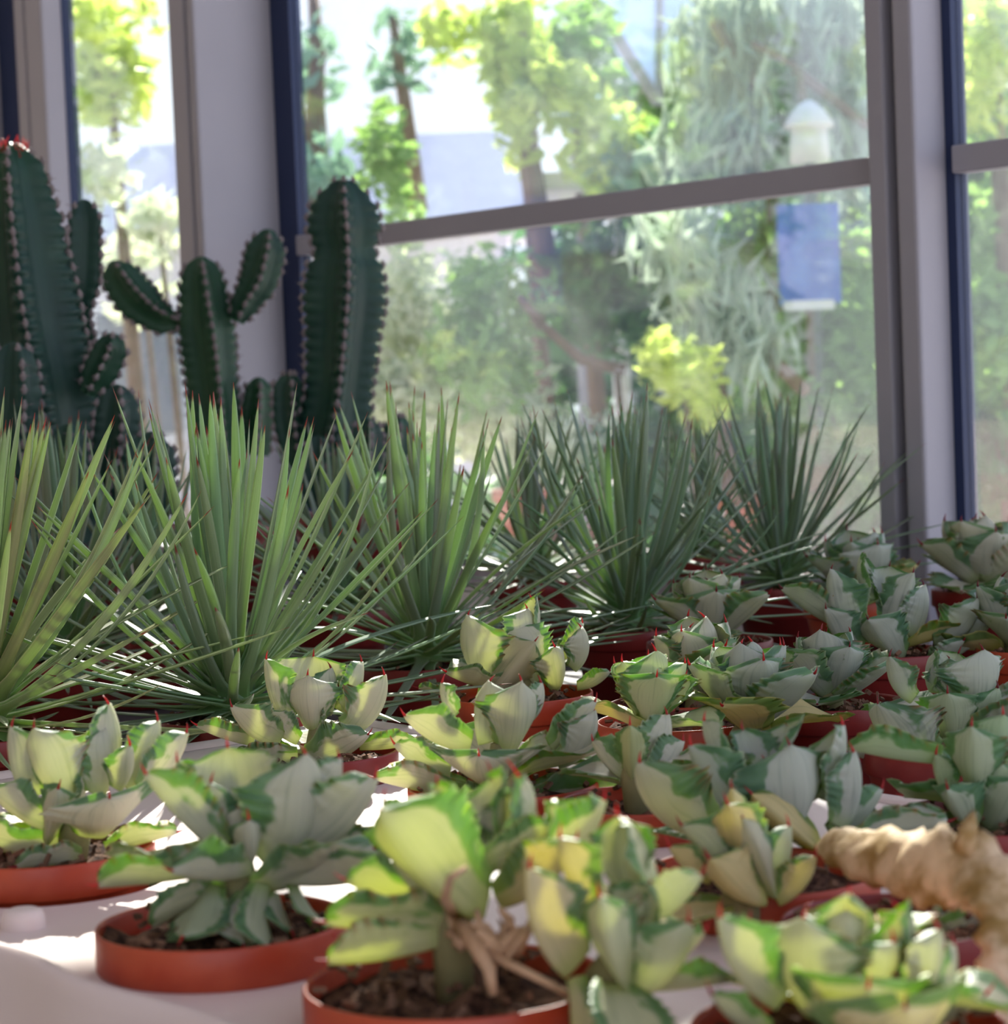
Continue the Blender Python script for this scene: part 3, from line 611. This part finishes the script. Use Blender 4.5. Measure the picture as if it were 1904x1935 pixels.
# ---------------------------------------------------------------- cacti
def cactus_stem(root, pts, rs, ribs, phase, seed, amp=.42, crn=.011, col=(1, 1, 1), pads=True):
    """pts world points, rs radii; winged ribs with wavy crests; returns stem with its spine pads as a sub-part"""
    P_ = [Vector(p) for p in pts]; seg = [0]
    for a, b in zip(P_, P_[1:]): seg.append(seg[-1] + (b - a).length)
    tot = seg[-1]; n = max(12, int(tot / (crn / 4))); N = ribs * 12
    def at(s):
        s = max(0, min(tot, s))
        for i in range(len(seg) - 1):
            if s <= seg[i + 1] or i == len(seg) - 2:
                t = (s - seg[i]) / max(1e-6, seg[i + 1] - seg[i]); p0 = P_[max(i - 1, 0)]; p1, p2 = P_[i], P_[i + 1]; p3 = P_[min(i + 2, len(P_) - 1)]
                q = .5 * ((2 * p1) + (p2 - p0) * t + (2 * p0 - 5 * p1 + 4 * p2 - p3) * t * t + (3 * p1 - p0 - 3 * p2 + p3) * t ** 3)
                tt = t * t * (3 - 2 * t); return q, rs[i] * (1 - tt) + rs[i + 1] * tt
    mb = MB(); pd = MB(); R = random.Random(seed); x = Vector((1, 0, 0)); rows = []; nearest = []
    caps = []
    for i in range(n + 1):
        s = tot * i / n; p, r = at(s); q, _ = at(s + tot * .01); q0, _ = at(s - tot * .01); t = (q - q0).normalized()
        x = (x - t * x.dot(t)).normalized(); y = t.cross(x)
        end = min(1, math.sqrt(max(0, (tot - s) / (r * .8)))) if tot - s < r * .8 else 1
        cr = 1 + .075 * math.cos(2 * PI * s / crn + 1) * (1 if pads else .5)
        tw = phase + .12 * math.sin(s * 9 + seed)
        row = []
        for k in range(N):
            a = 2 * PI * k / N; c = math.cos((a) * ribs / 2) ** 2; crest = c ** 2.2
            rr = r * end * ((1 - amp) + amp * crest) * (1 + (cr - 1) * crest)
            row.append(p + (x * math.cos(a + tw) + y * math.sin(a + tw)) * rr - root.location)
        kk = mb.add(row, []); rows.append(kk)
        for j in range(N): mb.uv[kk + j] = (j / N, s)
        if pads and end > .35:
            ph = (s / crn + 1 / (2 * PI)) % 1
            if (s - tot / n) >= 0 and int(s / crn + 1 / (2 * PI)) != int((s - tot / n) / crn + 1 / (2 * PI)):
                for k in range(ribs):
                    a = 2 * PI * k / ribs + tw; o_ = x * math.cos(a) + y * math.sin(a); c = p + o_ * r * end * 1.03 - root.location; sd = t.cross(o_)
                    if o_.y > .55: continue
                    h = crn * .36
                    pd.tube([c - t * h * 1.25 - o_ * .0012, c - t * h * .7, c, c + t * h * .7, c + t * h * 1.25 - o_ * .0012], [.0008, .0024, .0036, .0024, .0008], 6)
                    for sg in (-1, 1):
                        e = c + (o_ * .7 + sd * sg * .75 + t * R.uniform(-.2, .3)).normalized() * R.uniform(.006, .012)
                        pd.tube([c, e], [.0008, .00015], 4)
    for i in range(n):
        a, b = rows[i], rows[i + 1]; mb.f += [(a + k, a + (k + 1) % N, b + (k + 1) % N, b + k) for k in range(N)]
    mb.f.append(tuple(rows[-1] + k for k in range(N)))
    o = mb.build('stem', M['cactus'], root); o.color = (*col, 1)
    if pads and pd.v:
        q = pd.build('spines', M['cork'], o); q['kind'] = 'stuff'
    return o
def cactus(label, potpx, d, pr, seed, stems, zbot=None):
    c = P(*potpx, d); root = empty('potted_cactus', (c.x, c.y, BENCH + .001)); tag(root, label, 'potted cactus', 'potted ribbed columnar cacti')
    pot_parts(root, pr, c.z, BENCH + .001, seed, 'potdark', 30)
    for st in stems:
        dd = st.get('d', d); k = dd / F_; pts = [P(x, y, dd + (w[0] if w else 0)) for (x, y, r, *w) in st['p']]; rs = [r * k for (x, y, r, *w) in st['p']]
        cactus_stem(root, pts, rs, st.get('ribs', 4), rad(st.get('ph', -90)), seed + st['p'][0][0], st.get('amp', .45), st.get('crn', .012), st.get('col', (1, 1, 1)))
    return root
GN = (1.5, 1.45, 1.0)
cactus('tallest dark cactus column at the left edge with red tips on top and several branches', (100, 1030), 2.72, .085, 201, [
    dict(p=[(120, 1040, 90), (95, 900, 112), (72, 760, 118), (50, 600, 102), (38, 450, 84), (28, 340, 62), (22, 290, 40), (20, 268, 22)], ph=-82, crn=.0155),
    dict(p=[(190, 860, 26), (180, 720, 30), (150, 610, 28), (155, 520, 46), (160, 430, 42), (160, 390, 30), (160, 376, 14)], ph=-120, d=2.76, crn=.014),
    dict(p=[(165, 745, 16), (190, 700, 34), (208, 660, 32), (215, 628, 14)], ph=-90, d=2.70, crn=.012, col=(1.1, 1.2, .9)),
    dict(p=[(20, 1040, 60), (15, 880, 66), (22, 760, 60), (25, 690, 48), (24, 645, 24)], ph=-60, d=2.55, crn=.0145),
    dict(p=[(205, 960, 32), (215, 860, 44), (222, 790, 44), (222, 745, 34), (222, 726, 16)], ph=-62, d=2.62, crn=.013),
    dict(p=[(120, 960, 36), (125, 880, 44), (128, 830, 36), (128, 800, 16)], ph=-80, d=2.52, crn=.013),
    dict(p=[(245, 1040, 50), (270, 930, 62), (282, 860, 54), (286, 815, 26)], ph=-70, d=2.58, crn=.013)])
cactus('blurred cactus with two raised arms in front of the wide grey post', (420, 985), 3.3, .075, 211, [
    dict(p=[(430, 980, 40), (415, 860, 46), (402, 740, 50), (392, 640, 54), (384, 560, 46), (380, 505, 36), (378, 484, 14)], ph=-75, crn=.015, col=GN),
    dict(p=[(345, 612, 14), (300, 600, 32), (258, 565, 42), (228, 525, 38), (212, 492, 16)], ph=-65, crn=.014, col=GN),
    dict(p=[(448, 608, 14), (465, 570, 28), (488, 530, 36), (500, 480, 38), (506, 446, 26), (508, 432, 12)], ph=-80, crn=.014, col=(1.2, 1.2, 1)),
    dict(p=[(480, 860, 30), (486, 780, 32), (488, 735, 26), (488, 712, 12)], ph=-80, crn=.014, d=3.32, col=GN)])
cactus('dark columnar cactus with wavy ribs standing alone before the large window', (670, 968), 3.0, .082, 221, [
    dict(p=[(645, 960, 40), (640, 880, 50), (632, 830, 74), (640, 745, 63), (646, 650, 69), (650, 565, 78), (652, 515, 74), (652, 475, 58), (650, 425, 70), (649, 390, 62), (649, 352, 49), (649, 338, 38)], ph=-88, crn=.0150),
    dict(p=[(560, 880, 22), (548, 800, 32), (546, 745, 32), (546, 715, 26), (546, 704, 10)], ph=-75, crn=.013, col=(1.2, 1.2, 1.1)),
    dict(p=[(690, 900, 24), (692, 850, 34), (694, 808, 30), (694, 790, 12)], ph=-75, crn=.013, d=2.95),
    dict(p=[(735, 900, 20), (748, 840, 28), (752, 800, 26), (752, 784, 10)], ph=-85, crn=.013, d=3.05, col=(1.2, 1.2, 1.1)),
    dict(p=[(590, 960, 26), (598, 890, 36), (600, 840, 34), (600, 822, 12)], ph=-60, crn=.013, d=2.92)])
# fresh red spines on the top of the tallest cactus
c1 = [o for o in sc.objects if o.name == 'potted_cactus'][0]
mb = MB(); R = random.Random(4)
for i in range(26):
    c = P(22 + R.uniform(-22, 30), 276 + R.uniform(-4, 22), 2.72 + R.uniform(-.015, .015)) - c1.location
    mb.tube([c, c + Vector((R.uniform(-.006, .006), R.uniform(-.004, .004), R.uniform(.006, .013)))], [.0011, .0002], 5)
o = mb.build('new_spines', M['spine'], c1); o['kind'] = 'stuff'; o['label'] = 'bright red new spines'; o.color = (1.3, 1.2, 1, 1)

# ---------------------------------------------------------------- garden outside
def mat_fol(name, c1, c2, tr, f=.4):
    t = NT(name); g = t.n('NewGeometry'); oi = t.n('ObjectInfo')
    tc = t.n('TexCoord').outputs['Object']; n1 = t.noise(tc, 3.5, 3)
    c = t.mix(t.ramp(n1, 0, 1, .35, .65), c1, c2)
    c = t.mix(t.math('MULTIPLY', g.outputs['Random Per Island'], .8), c, tuple(min(1, q * 1.7) for q in c2))
    return t.leafy(c, tr, f, .6, .3)
FM = {
 'yellow': mat_fol('yellow_green_leaves', srgb(150, 172, 84), srgb(186, 200, 110), srgb(215, 232, 120)),
 'green': mat_fol('fresh_green_leaves', srgb(72, 108, 66), srgb(124, 156, 100), srgb(160, 200, 100)),
 'dark': mat_fol('deep_green_leaves', srgb(40, 74, 52), srgb(74, 112, 70), srgb(110, 160, 80), .25),
 'grey': mat_fol('silver_grey_leaves', srgb(120, 142, 128), srgb(174, 190, 176), srgb(190, 205, 180), .3),
 'teal': mat_fol('blue_green_leaves', srgb(78, 112, 106), srgb(126, 156, 146), srgb(150, 190, 150), .3),
 'pale': mat_fol('pale_leaves', srgb(176, 190, 160), srgb(214, 220, 196), srgb(225, 235, 190), .35),
}
M['bark_outdoor'] = simple('brown_bark', srgb(128, 104, 90), .9, .1, .3, 12)
def cloud(mb, c, rx, ry, rz, n, size, R, asp=.45, gap=.0):
    for _ in range(n):
        while True:
            q = Vector((R.uniform(-1, 1), R.uniform(-1, 1), R.uniform(-1, 1)))
            if q.length < 1: break
        q = q * R.choice((.7, 1.0, 1.25)); p = Vector(c) + Vector((q.x * rx, q.y * ry, q.z * rz))
        if mnoise.noise(p * 4.2) < gap - .06 and R.random() < .85: continue
        ax = Vector((R.gauss(0, 1), R.gauss(0, 1), R.gauss(0, .8 if asp > .3 else 3.2))).normalized(); bx = ax.cross(Vector((R.gauss(0, 1), R.gauss(0, 1), R.gauss(0, 1)))).normalized(); nx = ax.cross(bx)
        s = size * R.uniform(.6, 1.3); w = s * asp
        mb.add([p - ax * s * .5, p + bx * w * .5 + nx * s * .08, p + ax * s * .5, p - bx * w * .5 + nx * s * .08], [(0, 1, 2), (0, 2, 3)])
def bush(name, label, cat, blobs, mat, trunk=None, seed=1, group=None, asp=.45):
    """blobs: (x, y, distance, rx px, ry px, count, leaf size m, gap)"""
    R = random.Random(seed); x, y, d = blobs[0][:3]; g = P(x, y, d); g.z = -.08
    root = empty(name, g); tag(root, label, cat, group)
    mb = MB()
    for (x, y, d, rx, ry, n, s, gap) in blobs:
        k = d / F_; n = int(n * 1.25); s = s * (1.15 if asp > .3 else 1.7); cloud(mb, P(x, y, d) - g, rx * k, max(.25, rx * k * .8), ry * k, n, s, R, asp, gap)
    o = mb.build('foliage', FM[mat], root, smooth=False); o['kind'] = 'stuff'
    c = P(*blobs[0][:3]) - g; mb = MB()
    if trunk:
        for tr in trunk:
            pts = [P(*q) - g for q in tr[0]]; mt = MB(); n = len(pts); mt.tube(pts, [tr[1] + (tr[2] - tr[1]) * i / (n - 1) for i in range(n)], 9); mt.build('branch', M['bark_outdoor'], root)
    mt = MB(); mt.tube([(0, 0, 0), (c.x * .5 + .05, c.y * .5, c.z * .45), (c.x, c.y, c.z)], ([.05, .035, .015] if 'tree' in name else [.018, .014, .008]), 9); mt.build('trunk', M['bark_outdoor'], root)
    return root
def buildbox(name, label, cat, pxc, d, wpx, y0, y1, depth, col, rough=.8, rot=0):
    k = d / F_; top = P(pxc, y0, d); bot = P(pxc, y1, d); zb = -.08 if y1 > 1400 else bot.z
    root = empty(name, (top.x, top.y, zb)); tag(root, label, cat)
    return root, k, top.z - zb
# pale building far behind
def house():
    d = 17; c = P(330, 400, d); root = empty('pale_house', (c.x - .8, d, -.08)); tag(root, 'pale rendered house far behind the garden, pinkish in the haze', 'building')
    mt = simple('pale_render', srgb(232, 226, 228), .9, .1, .06, 3); zt = P(500, 440, d).z + .08
    mb = MB(); mb.obox((0, 1.2, zt / 2), (3.2, 0, 0), (0, 1.2, 0), (0, 0, zt / 2)); mb.build('wall', mt, root, False)
    mb = MB(); w = 3.45; mb.add([(-w, -.25, zt), (w, -.25, zt), (w, 2.6, zt), (-w, 2.6, zt), (-w, 1.2, zt + .8), (w, 1.2, zt + .8)], [(0, 1, 5, 4), (2, 3, 4, 5), (0, 4, 3), (1, 2, 5), (0, 3, 2, 1)])
    mb.build('roof', simple('grey_roof', srgb(226, 224, 230), .9, .1, .1, 6), root, False)
    gm = simple('window_glass_far', srgb(110, 122, 138), .2, .5, .1, 4)
    for x in (-2.2, -.9, .5, 1.9):
        mb = MB(); mb.obox((x, -.02, 1.5), (.36, 0, 0), (0, .03, 0), (0, 0, .5)); f = mb.build('window', simple('far_window_frame', srgb(232, 230, 230), .6, .3, .04, 5), root, False)
        mb = MB(); mb.obox((x, -.06, 1.5), (.30, 0, 0), (0, .012, 0), (0, 0, .44)); mb.build('pane', gm, f, False)
house()
# greenhouse gable of pale blue panels, seen through the upper window
def panels():
    mt = NT('milky_panel'); mt = mt.leafy(srgb(196, 212, 238), srgb(205, 220, 245), .45, .35, .4)
    root = empty('glasshouse_roof', P(1230, 900, 9.5) * 1.0); root.location.z = -.08; tag(root, 'pale blue glasshouse roof panels behind the trees, upper middle', 'greenhouse')
    def panel(q, th=.03):
        vs = [P(*p) - root.location for p in q]; n = (vs[1] - vs[0]).cross(vs[2] - vs[0]).normalized() * th; k = len(vs)
        mb = MB(); mb.add(vs + [v + n for v in vs], [tuple(range(k)), tuple(reversed(range(k, 2 * k)))] + [(i, i + k, (i + 1) % k + k, (i + 1) % k) for i in range(k)]); mb.build('roof_panel', mt, root, False)
    panel([(1085, -60, 9.3), (1240, -60, 9.6), (1238, 175, 9.6), (1205, 150, 9.5)])
    panel([(1250, -60, 9.7), (1320, -60, 10.0), (1300, 150, 10.0), (1248, 160, 9.7)])
    panel([(1012, 30, 8.9), (1060, 90, 9.0), (1260, 330, 9.2), (1250, 370, 9.2), (1150, 330, 9.0), (1015, 130, 8.9)])
    fm = M['frame']
    for a, b in (((1243, -60, 9.62), (1241, 200, 9.62)), ((1085, -60, 9.28), (1240, 190, 9.5)), ((1325, -60, 10.0), (1302, 165, 10.0))):
        mb = MB(); mb.tube([P(*a) - root.location, P(*b) - root.location], .025, 6); mb.build('rafter', fm, root, False)
    for x in (1090, 1310):
        q = P(x, 330, 9.6); mb = MB(); mb.tube([Vector((q.x, q.y, -.08)) - root.location, q + Vector((0, 0, .6)) - root.location], .03, 8); mb.build('post', fm, root, False)
panels()
bush('yellow_tree', 'yellow-green tree seen through the narrow left window', 'tree', [(205, 120, 9, 62, 120, 700, .10, 0), (190, 60, 9, 50, 60, 200, .10, 0), (285, 30, 9, 30, 40, 60, .08, 0)], 'yellow', seed=1)
bush('round_shrub', 'low green shrub at the foot of the narrow left window', 'shrub', [(300, 420, 8, 50, 50, 150, .09, 0), (200, 330, 8.5, 70, 70, 120, .08, 0)], 'pale', seed=2)
bush('pale_shrub', 'faint pale shrub before the far house on the left', 'shrub', [(270, 520, 10, 80, 90, 250, .09, 0)], 'pale', seed=22)
bush('bare_tree', 'thin blue-grey tree against the white sky, upper left of the large window', 'tree', [(600, 130, 9, 50, 80, 110, .09, 0), (760, 110, 9, 70, 90, 90, .09, 0), (620, 330, 8.5, 50, 60, 90, .09, 0)], 'teal', [([(560, 480, 8.5), (590, 300, 8.7), (600, 100, 9), (590, -40, 9.2)], .05, .02), ([(790, 400, 9), (765, 200, 9), (740, 20, 9)], .04, .015)], seed=3)
bush('olive_tree', 'yellow-green tree beside the pale blue roof panels', 'tree', [(980, 120, 8.3, 60, 170, 900, .085, 0), (1060, 200, 8.1, 70, 90, 300, .085, 0), (1150, 290, 8.1, 80, 80, 350, .08, 0), (880, 60, 8.4, 80, 60, 150, .08, 0)], 'yellow', [([(1040, 560, 8.3), (1000, 300, 8.3), (980, 60, 8.3)], .05, .03)], seed=4)
bush('green_tree', 'fresh green tree growing behind the yellow-green one', 'tree', [(1080, 120, 8.6, 70, 110, 400, .09, 0), (1200, 300, 8.3, 90, 80, 400, .08, 0), (1130, 30, 8.6, 40, 40, 100, .08, 0)], 'green', seed=5)
bush('gum_tree', 'grey-green drooping tree filling the upper right of the large window', 'tree', [(1440, 120, 7.5, 150, 150, 1500, .11, 0), (1560, 60, 7.6, 90, 110, 400, .11, 0), (1360, 290, 7.3, 130, 70, 600, .10, 0), (1570, 250, 7.4, 90, 110, 350, .10, 0)], 'grey',
     [([(1350, 40, 7.3), (1390, 120, 7.3), (1450, 190, 7.3), (1480, 260, 7.3)], .022, .018), ([(1560, 560, 7.2), (1510, 130, 7.2), (1420, 80, 7.2)], .016, .012), ([(1500, 130, 7.2), (1640, 240, 7.2)], .018, .014)], seed=6, asp=.16)
bush('bluish_shrub', 'blue-green shrub just above the glazing bar on the right', 'shrub', [(1280, 330, 8, 150, 70, 600, .08, 0), (1450, 340, 8, 120, 70, 450, .08, 0), (1600, 380, 8, 70, 80, 250, .08, 0)], 'teal', seed=7)
bush('dark_bush', 'dark green bush in the middle of the large window below the bar', 'shrub', [(1150, 540, 8.2, 120, 110, 1500, .08, 0), (1230, 460, 8.4, 90, 60, 300, .08, 0)], 'dark', seed=8)
bush('silver_shrub', 'silver-leaved shrub at the lower left of the large window', 'shrub', [(800, 600, 7, 120, 120, 1600, .05, 0), (760, 760, 6.8, 110, 90, 1200, .05, 0), (930, 760, 6.8, 110, 110, 1300, .05, 0), (880, 520, 7.2, 100, 50, 250, .05, 0), (1050, 850, 6.6, 110, 70, 500, .05, 0)], 'pale', seed=9)
bush('flecked_shrub', 'fresh green shrub among the silver leaves, lower left of the large window', 'shrub', [(930, 560, 6.9, 110, 80, 420, .06, 0), (880, 690, 6.7, 80, 110, 240, .06, 0), (730, 300, 7.6, 60, 90, 120, .09, 0), (760, 420, 7.6, 60, 60, 140, .07, 0), (960, 680, 6.6, 70, 90, 250, .06, 0)], 'green', seed=10)
bush('leaning_branch_tree', 'bare leaning branches with hanging grey leaves below the bar, right', 'tree', [(1340, 560, 6.2, 80, 130, 300, .09, 0), (1260, 470, 6.2, 60, 60, 140, .09, 0), (1420, 640, 6.2, 60, 100, 160, .09, 0)], 'grey',
     [([(1270, 400, 6.2), (1310, 500, 6.2), (1370, 590, 6.1), (1450, 670, 6.1), (1520, 740, 6.0)], .014, .019), ([(980, 560, 6.6), (1030, 620, 6.6), (1100, 680, 6.6), (1180, 700, 6.6)], .012, .018), ([(1330, 460, 6.2), (1380, 560, 6.2), (1400, 640, 6.2)], .009, .007)], seed=11, asp=.15)
bush('lime_shrub', 'bright yellow-green shrub low in the large window', 'shrub', [(1290, 700, 5.6, 70, 55, 420, .045, 0), (1250, 660, 5.6, 40, 30, 140, .045, 0), (1330, 770, 5.6, 45, 40, 140, .045, 0)], 'yellow', seed=12)
bush('right_hedge', 'dense green shrub around the blue notice on the right of the large window', 'shrub', [(1560, 650, 7.2, 110, 130, 1300, .07, 0), (1620, 500, 7.4, 60, 130, 420, .07, 0), (1480, 800, 7.0, 140, 90, 700, .06, 0), (1640, 830, 7.2, 80, 100, 400, .06, 0), (1430, 480, 7.5, 80, 80, 300, .07, 0), (1430, 660, 7.5, 90, 90, 300, .07, 0)], 'green', seed=13)
bush('shade_shrub', 'deep green shrub low behind the right narrow-leaved agaves', 'shrub', [(1500, 920, 6.4, 170, 90, 1600, .05, 0), (1250, 850, 6.6, 150, 80, 700, .05, 0), (1560, 740, 8, 100, 120, 500, .07, 0), (1300, 620, 8.4, 120, 100, 500, .08, 0)], 'dark', seed=14)
bush('far_hedge', 'soft blue-green hedge closing the view at the back', 'hedge', [(1300, 600, 11, 330, 280, 3200, .16, 0), (1560, 500, 11, 300, 380, 3200, .16, 0), (1450, 150, 11, 330, 200, 2000, .16, 0), (1000, 950, 11, 500, 150, 1600, .14, 0), (1650, 950, 10, 330, 170, 2200, .14, 0)], 'dark', seed=15)
bush('side_window_tree', 'green tree filling the right side window', 'tree', [(1870, 120, 6.6, 90, 160, 600, .07, 0), (1870, 430, 6.8, 90, 130, 900, .07, 0), (1880, 640, 6.6, 90, 120, 500, .07, 0)], 'green', seed=16)
bush('side_window_shrub', 'dark shrub low in the right side window', 'shrub', [(1880, 800, 6.8, 90, 160, 500, .08, 0), (1880, 560, 7.6, 100, 160, 500, .09, 0), (1880, 250, 7.6, 100, 160, 900, .09, 0), (1860, 500, 8.5, 160, 300, 1500, .11, 0)], 'dark', seed=17)
bush('side_window_lime', 'yellow-green branch at the top of the right side window', 'tree', [(1880, 60, 6.2, 70, 80, 220, .06, 0), (1850, 180, 6.2, 50, 60, 90, .06, 0)], 'yellow', seed=18)
# blue notice on a stake
def notice():
    d = 6.9; c = P(1528, 480, d); root = empty('blue_notice', (c.x, c.y, -.08)); tag(root, 'blue notice board with a white lower strip outside, right of the large window', 'sign')
    k = d / F_; mt = NT('blue_print'); tc = mt.n('TexCoord').outputs['Object']; n = mt.noise(tc, 14, 3)
    mt = mt.fin(mt.bsdf(mt.mix(mt.ramp(n, 0, 1, .45, .75), srgb(48, 96, 204), srgb(84, 134, 226)), .4, .4).outputs[0])
    zc = c.z + .08; T = Matrix.Rotation(rad(3), 4, 'Y')
    def bx(name, x, z, w, h, y, t, m): mb = MB(); mb.obox((x, y, z), (w, 0, 0), (0, t, 0), (0, 0, h)); return mb.build(name, m, root, False)
    bx('panel', 0, zc, 58 * k, 94 * k, 0, .006, mt)
    bx('white_strip', -4 * k, zc - 96 * k, 48 * k, 9 * k, -.010, .003, simple('white_print', srgb(236, 238, 240), .4, .4, .03, 10))
    mb = MB(); mb.tube([(0, .03, 0), (0, .03, zc + .1)], .012, 8); mb.build('stake', M['bark_outdoor'], root)
notice()
# white garden lantern
def lantern():
    d = 7.0; c = P(1528, 250, d); root = empty('garden_lantern', (c.x, c.y, -.08)); tag(root, 'white garden lantern with a pitched cap among the grey-green trees', 'lantern')
    k = d / F_; z = c.z + .08; wm = simple('white_paint_outdoor', srgb(240, 236, 236), .5, .4, .03, 10)
    mb = MB(); mb.lathe([(.001, z + 62 * k), (10 * k, z + 58 * k), (30 * k, z + 40 * k), (46 * k, z + 16 * k), (46 * k, z + 8 * k), (.001, z + 8 * k)], 24); mb.build('cap', wm, root)
    mb = MB(); mb.lathe([(.001, z - 58 * k), (38 * k, z - 58 * k), (34 * k, z + 8 * k), (.001, z + 8 * k)], 24); mb.build('lantern_body', wm, root)
    mb = MB(); mb.tube([(0, 0, 0), (0, 0, z - 58 * k)], .02, 10); mb.build('pole', M['steel'], root)
lantern()
def table():
    d = 8.6; c = P(1085, 352, d); root = empty('garden_table', (c.x, c.y, -.08)); tag(root, 'white table outside just above the glazing bar', 'table')
    k = d / F_; z = c.z + .08; wm = simple('white_table_paint', srgb(240, 238, 236), .5, .4, .03, 10)
    mb = MB(); mb.obox((0, 0, z), (85 * k, 0, 0), (0, .3, 0), (0, 0, 14 * k)); mb.build('table_top', wm, root, False)
    for sx in (-1, 1):
        for sy in (-1, 1): mb = MB(); mb.tube([(sx * 75 * k, sy * .25, 0), (sx * 75 * k, sy * .25, z - 14 * k)], .02, 8); mb.build('leg', wm, root)
table()
def jar(label, x, y, d, r, mat, n='garden_pot'):
    c = P(x, y, d); k = d / F_; root = empty(n, (c.x, c.y, c.z - r * k)); tag(root, label, 'flower pot'); R_ = r * k
    st = MB(); st.tube([(0, 0, -(c.z - R_) - .08), (0, 0, -.001)], R_ * .55, 12); st.build('pedestal', M['floor'], root)
    mb = MB(); mb.lathe([(.001, 0), (R_ * .7, 0), (R_ * .92, R_ * 1.3), (R_ * 1.05, R_ * 1.3), (R_ * 1.05, R_ * 1.7), (R_ * .95, R_ * 1.7), (R_ * .9, R_ * 1.2), (.001, R_ * 1.15)], 28); mb.build('pot', mat, root)
    return root
tm = simple('old_terracotta', srgb(176, 108, 88), .8, .2, .15, 20)
jar('terracotta pot outside between the two right narrow-leaved agaves', 1430, 990, 4.7, 72, tm)
jar('terracotta pot outside behind the centre narrow-leaved agaves', 985, 960, 5.2, 52, tm)
# leafy tree added out of view: gaps in its crown are aimed to place sun patches
def canopy():
    R = random.Random(77); up = SUN; ux = up.cross(Vector((0, 0, 1))).normalized(); uy = ux.cross(up)
    c0 = Vector((.1, 1.7, 1.05)); D = 4.2
    holes = [((455, 890), 1.62, .14), ((430, 800), 1.64, .08), ((480, 980), 1.60, .04), ((260, 1605), .93, .016), ((390, 1480), .98, .018), ((945, 1180), 1.66, .02), ((1080, 1190), 1.64, .018), ((1195, 1310), 1.37, .018),
             ((980, 1470), .86, .016), ((820, 1540), .81, .016), ((1235, 1590), .80, .018), ((905, 1340), 1.27, .018), ((830, 1370), 1.25, .016), ((800, 930), 1.9, .08), ((850, 1000), 1.88, .06), ((1110, 950), 2.12, .03), ((1130, 1050), 2.1, .03), ((20, 290), 2.72, .05), ((150, 480), 2.76, .03),
             ((620, 1850), .83, .012), ((1600, 1750), .77, .016), ((1650, 1610), .9, .02), ((320, 1420), 1.15, .016), ((760, 1440), 1.2, .015), ((1000, 1080), 2.6, .06), ((1890, 1080), 2.3, .02)]
    HP = [(P(*h[0], h[1]), h[2]) for h in holes]
    g = c0 + up * D; root = empty('added_shade_tree', (g.x - 2.2, g.y, -.08)); tag(root, 'unseen leafy tree added outside above the window, gaps in its crown aimed to place sun patches', 'tree')
    mb = MB(); s = .09; W = 2.8
    for i in range(30000):
        a, b = R.uniform(-W, W), R.uniform(-.85, 2.0); e = R.uniform(-.5, .5)
        p = c0 + ux * a + uy * b + up * (D + e)
        ok = True
        for q, r in HP:
            w = p - q; w = w - up * w.dot(up)
            if w.length < r + s * .25: ok = False; break
        if not ok: continue
        if R.random() < .0: continue
        ax = Vector((R.gauss(0, 1), R.gauss(0, 1), R.gauss(0, 1))); ax = (ax - up * ax.dot(up) * .6).normalized(); bx = ax.cross(up + Vector((R.gauss(0, .4), R.gauss(0, .4), R.gauss(0, .4)))).normalized()
        t = s * R.uniform(.7, 1.2); p = p - root.location
        mb.add([p - ax * t * .5, p + bx * t * .32, p + ax * t * .5, p - bx * t * .32], [(0, 1, 2), (0, 2, 3)])
    o = mb.build('foliage', FM['dark'], root, False); o['kind'] = 'stuff'
    mt = MB(); mt.tube([(0, 0, 0), (.1, .3, 2.0), (.9, .6, g.z - .3), (2.2, .4, g.z + .2)], [.14, .11, .08, .04], 12); mt.build('trunk', M['bark_outdoor'], root)
canopy()
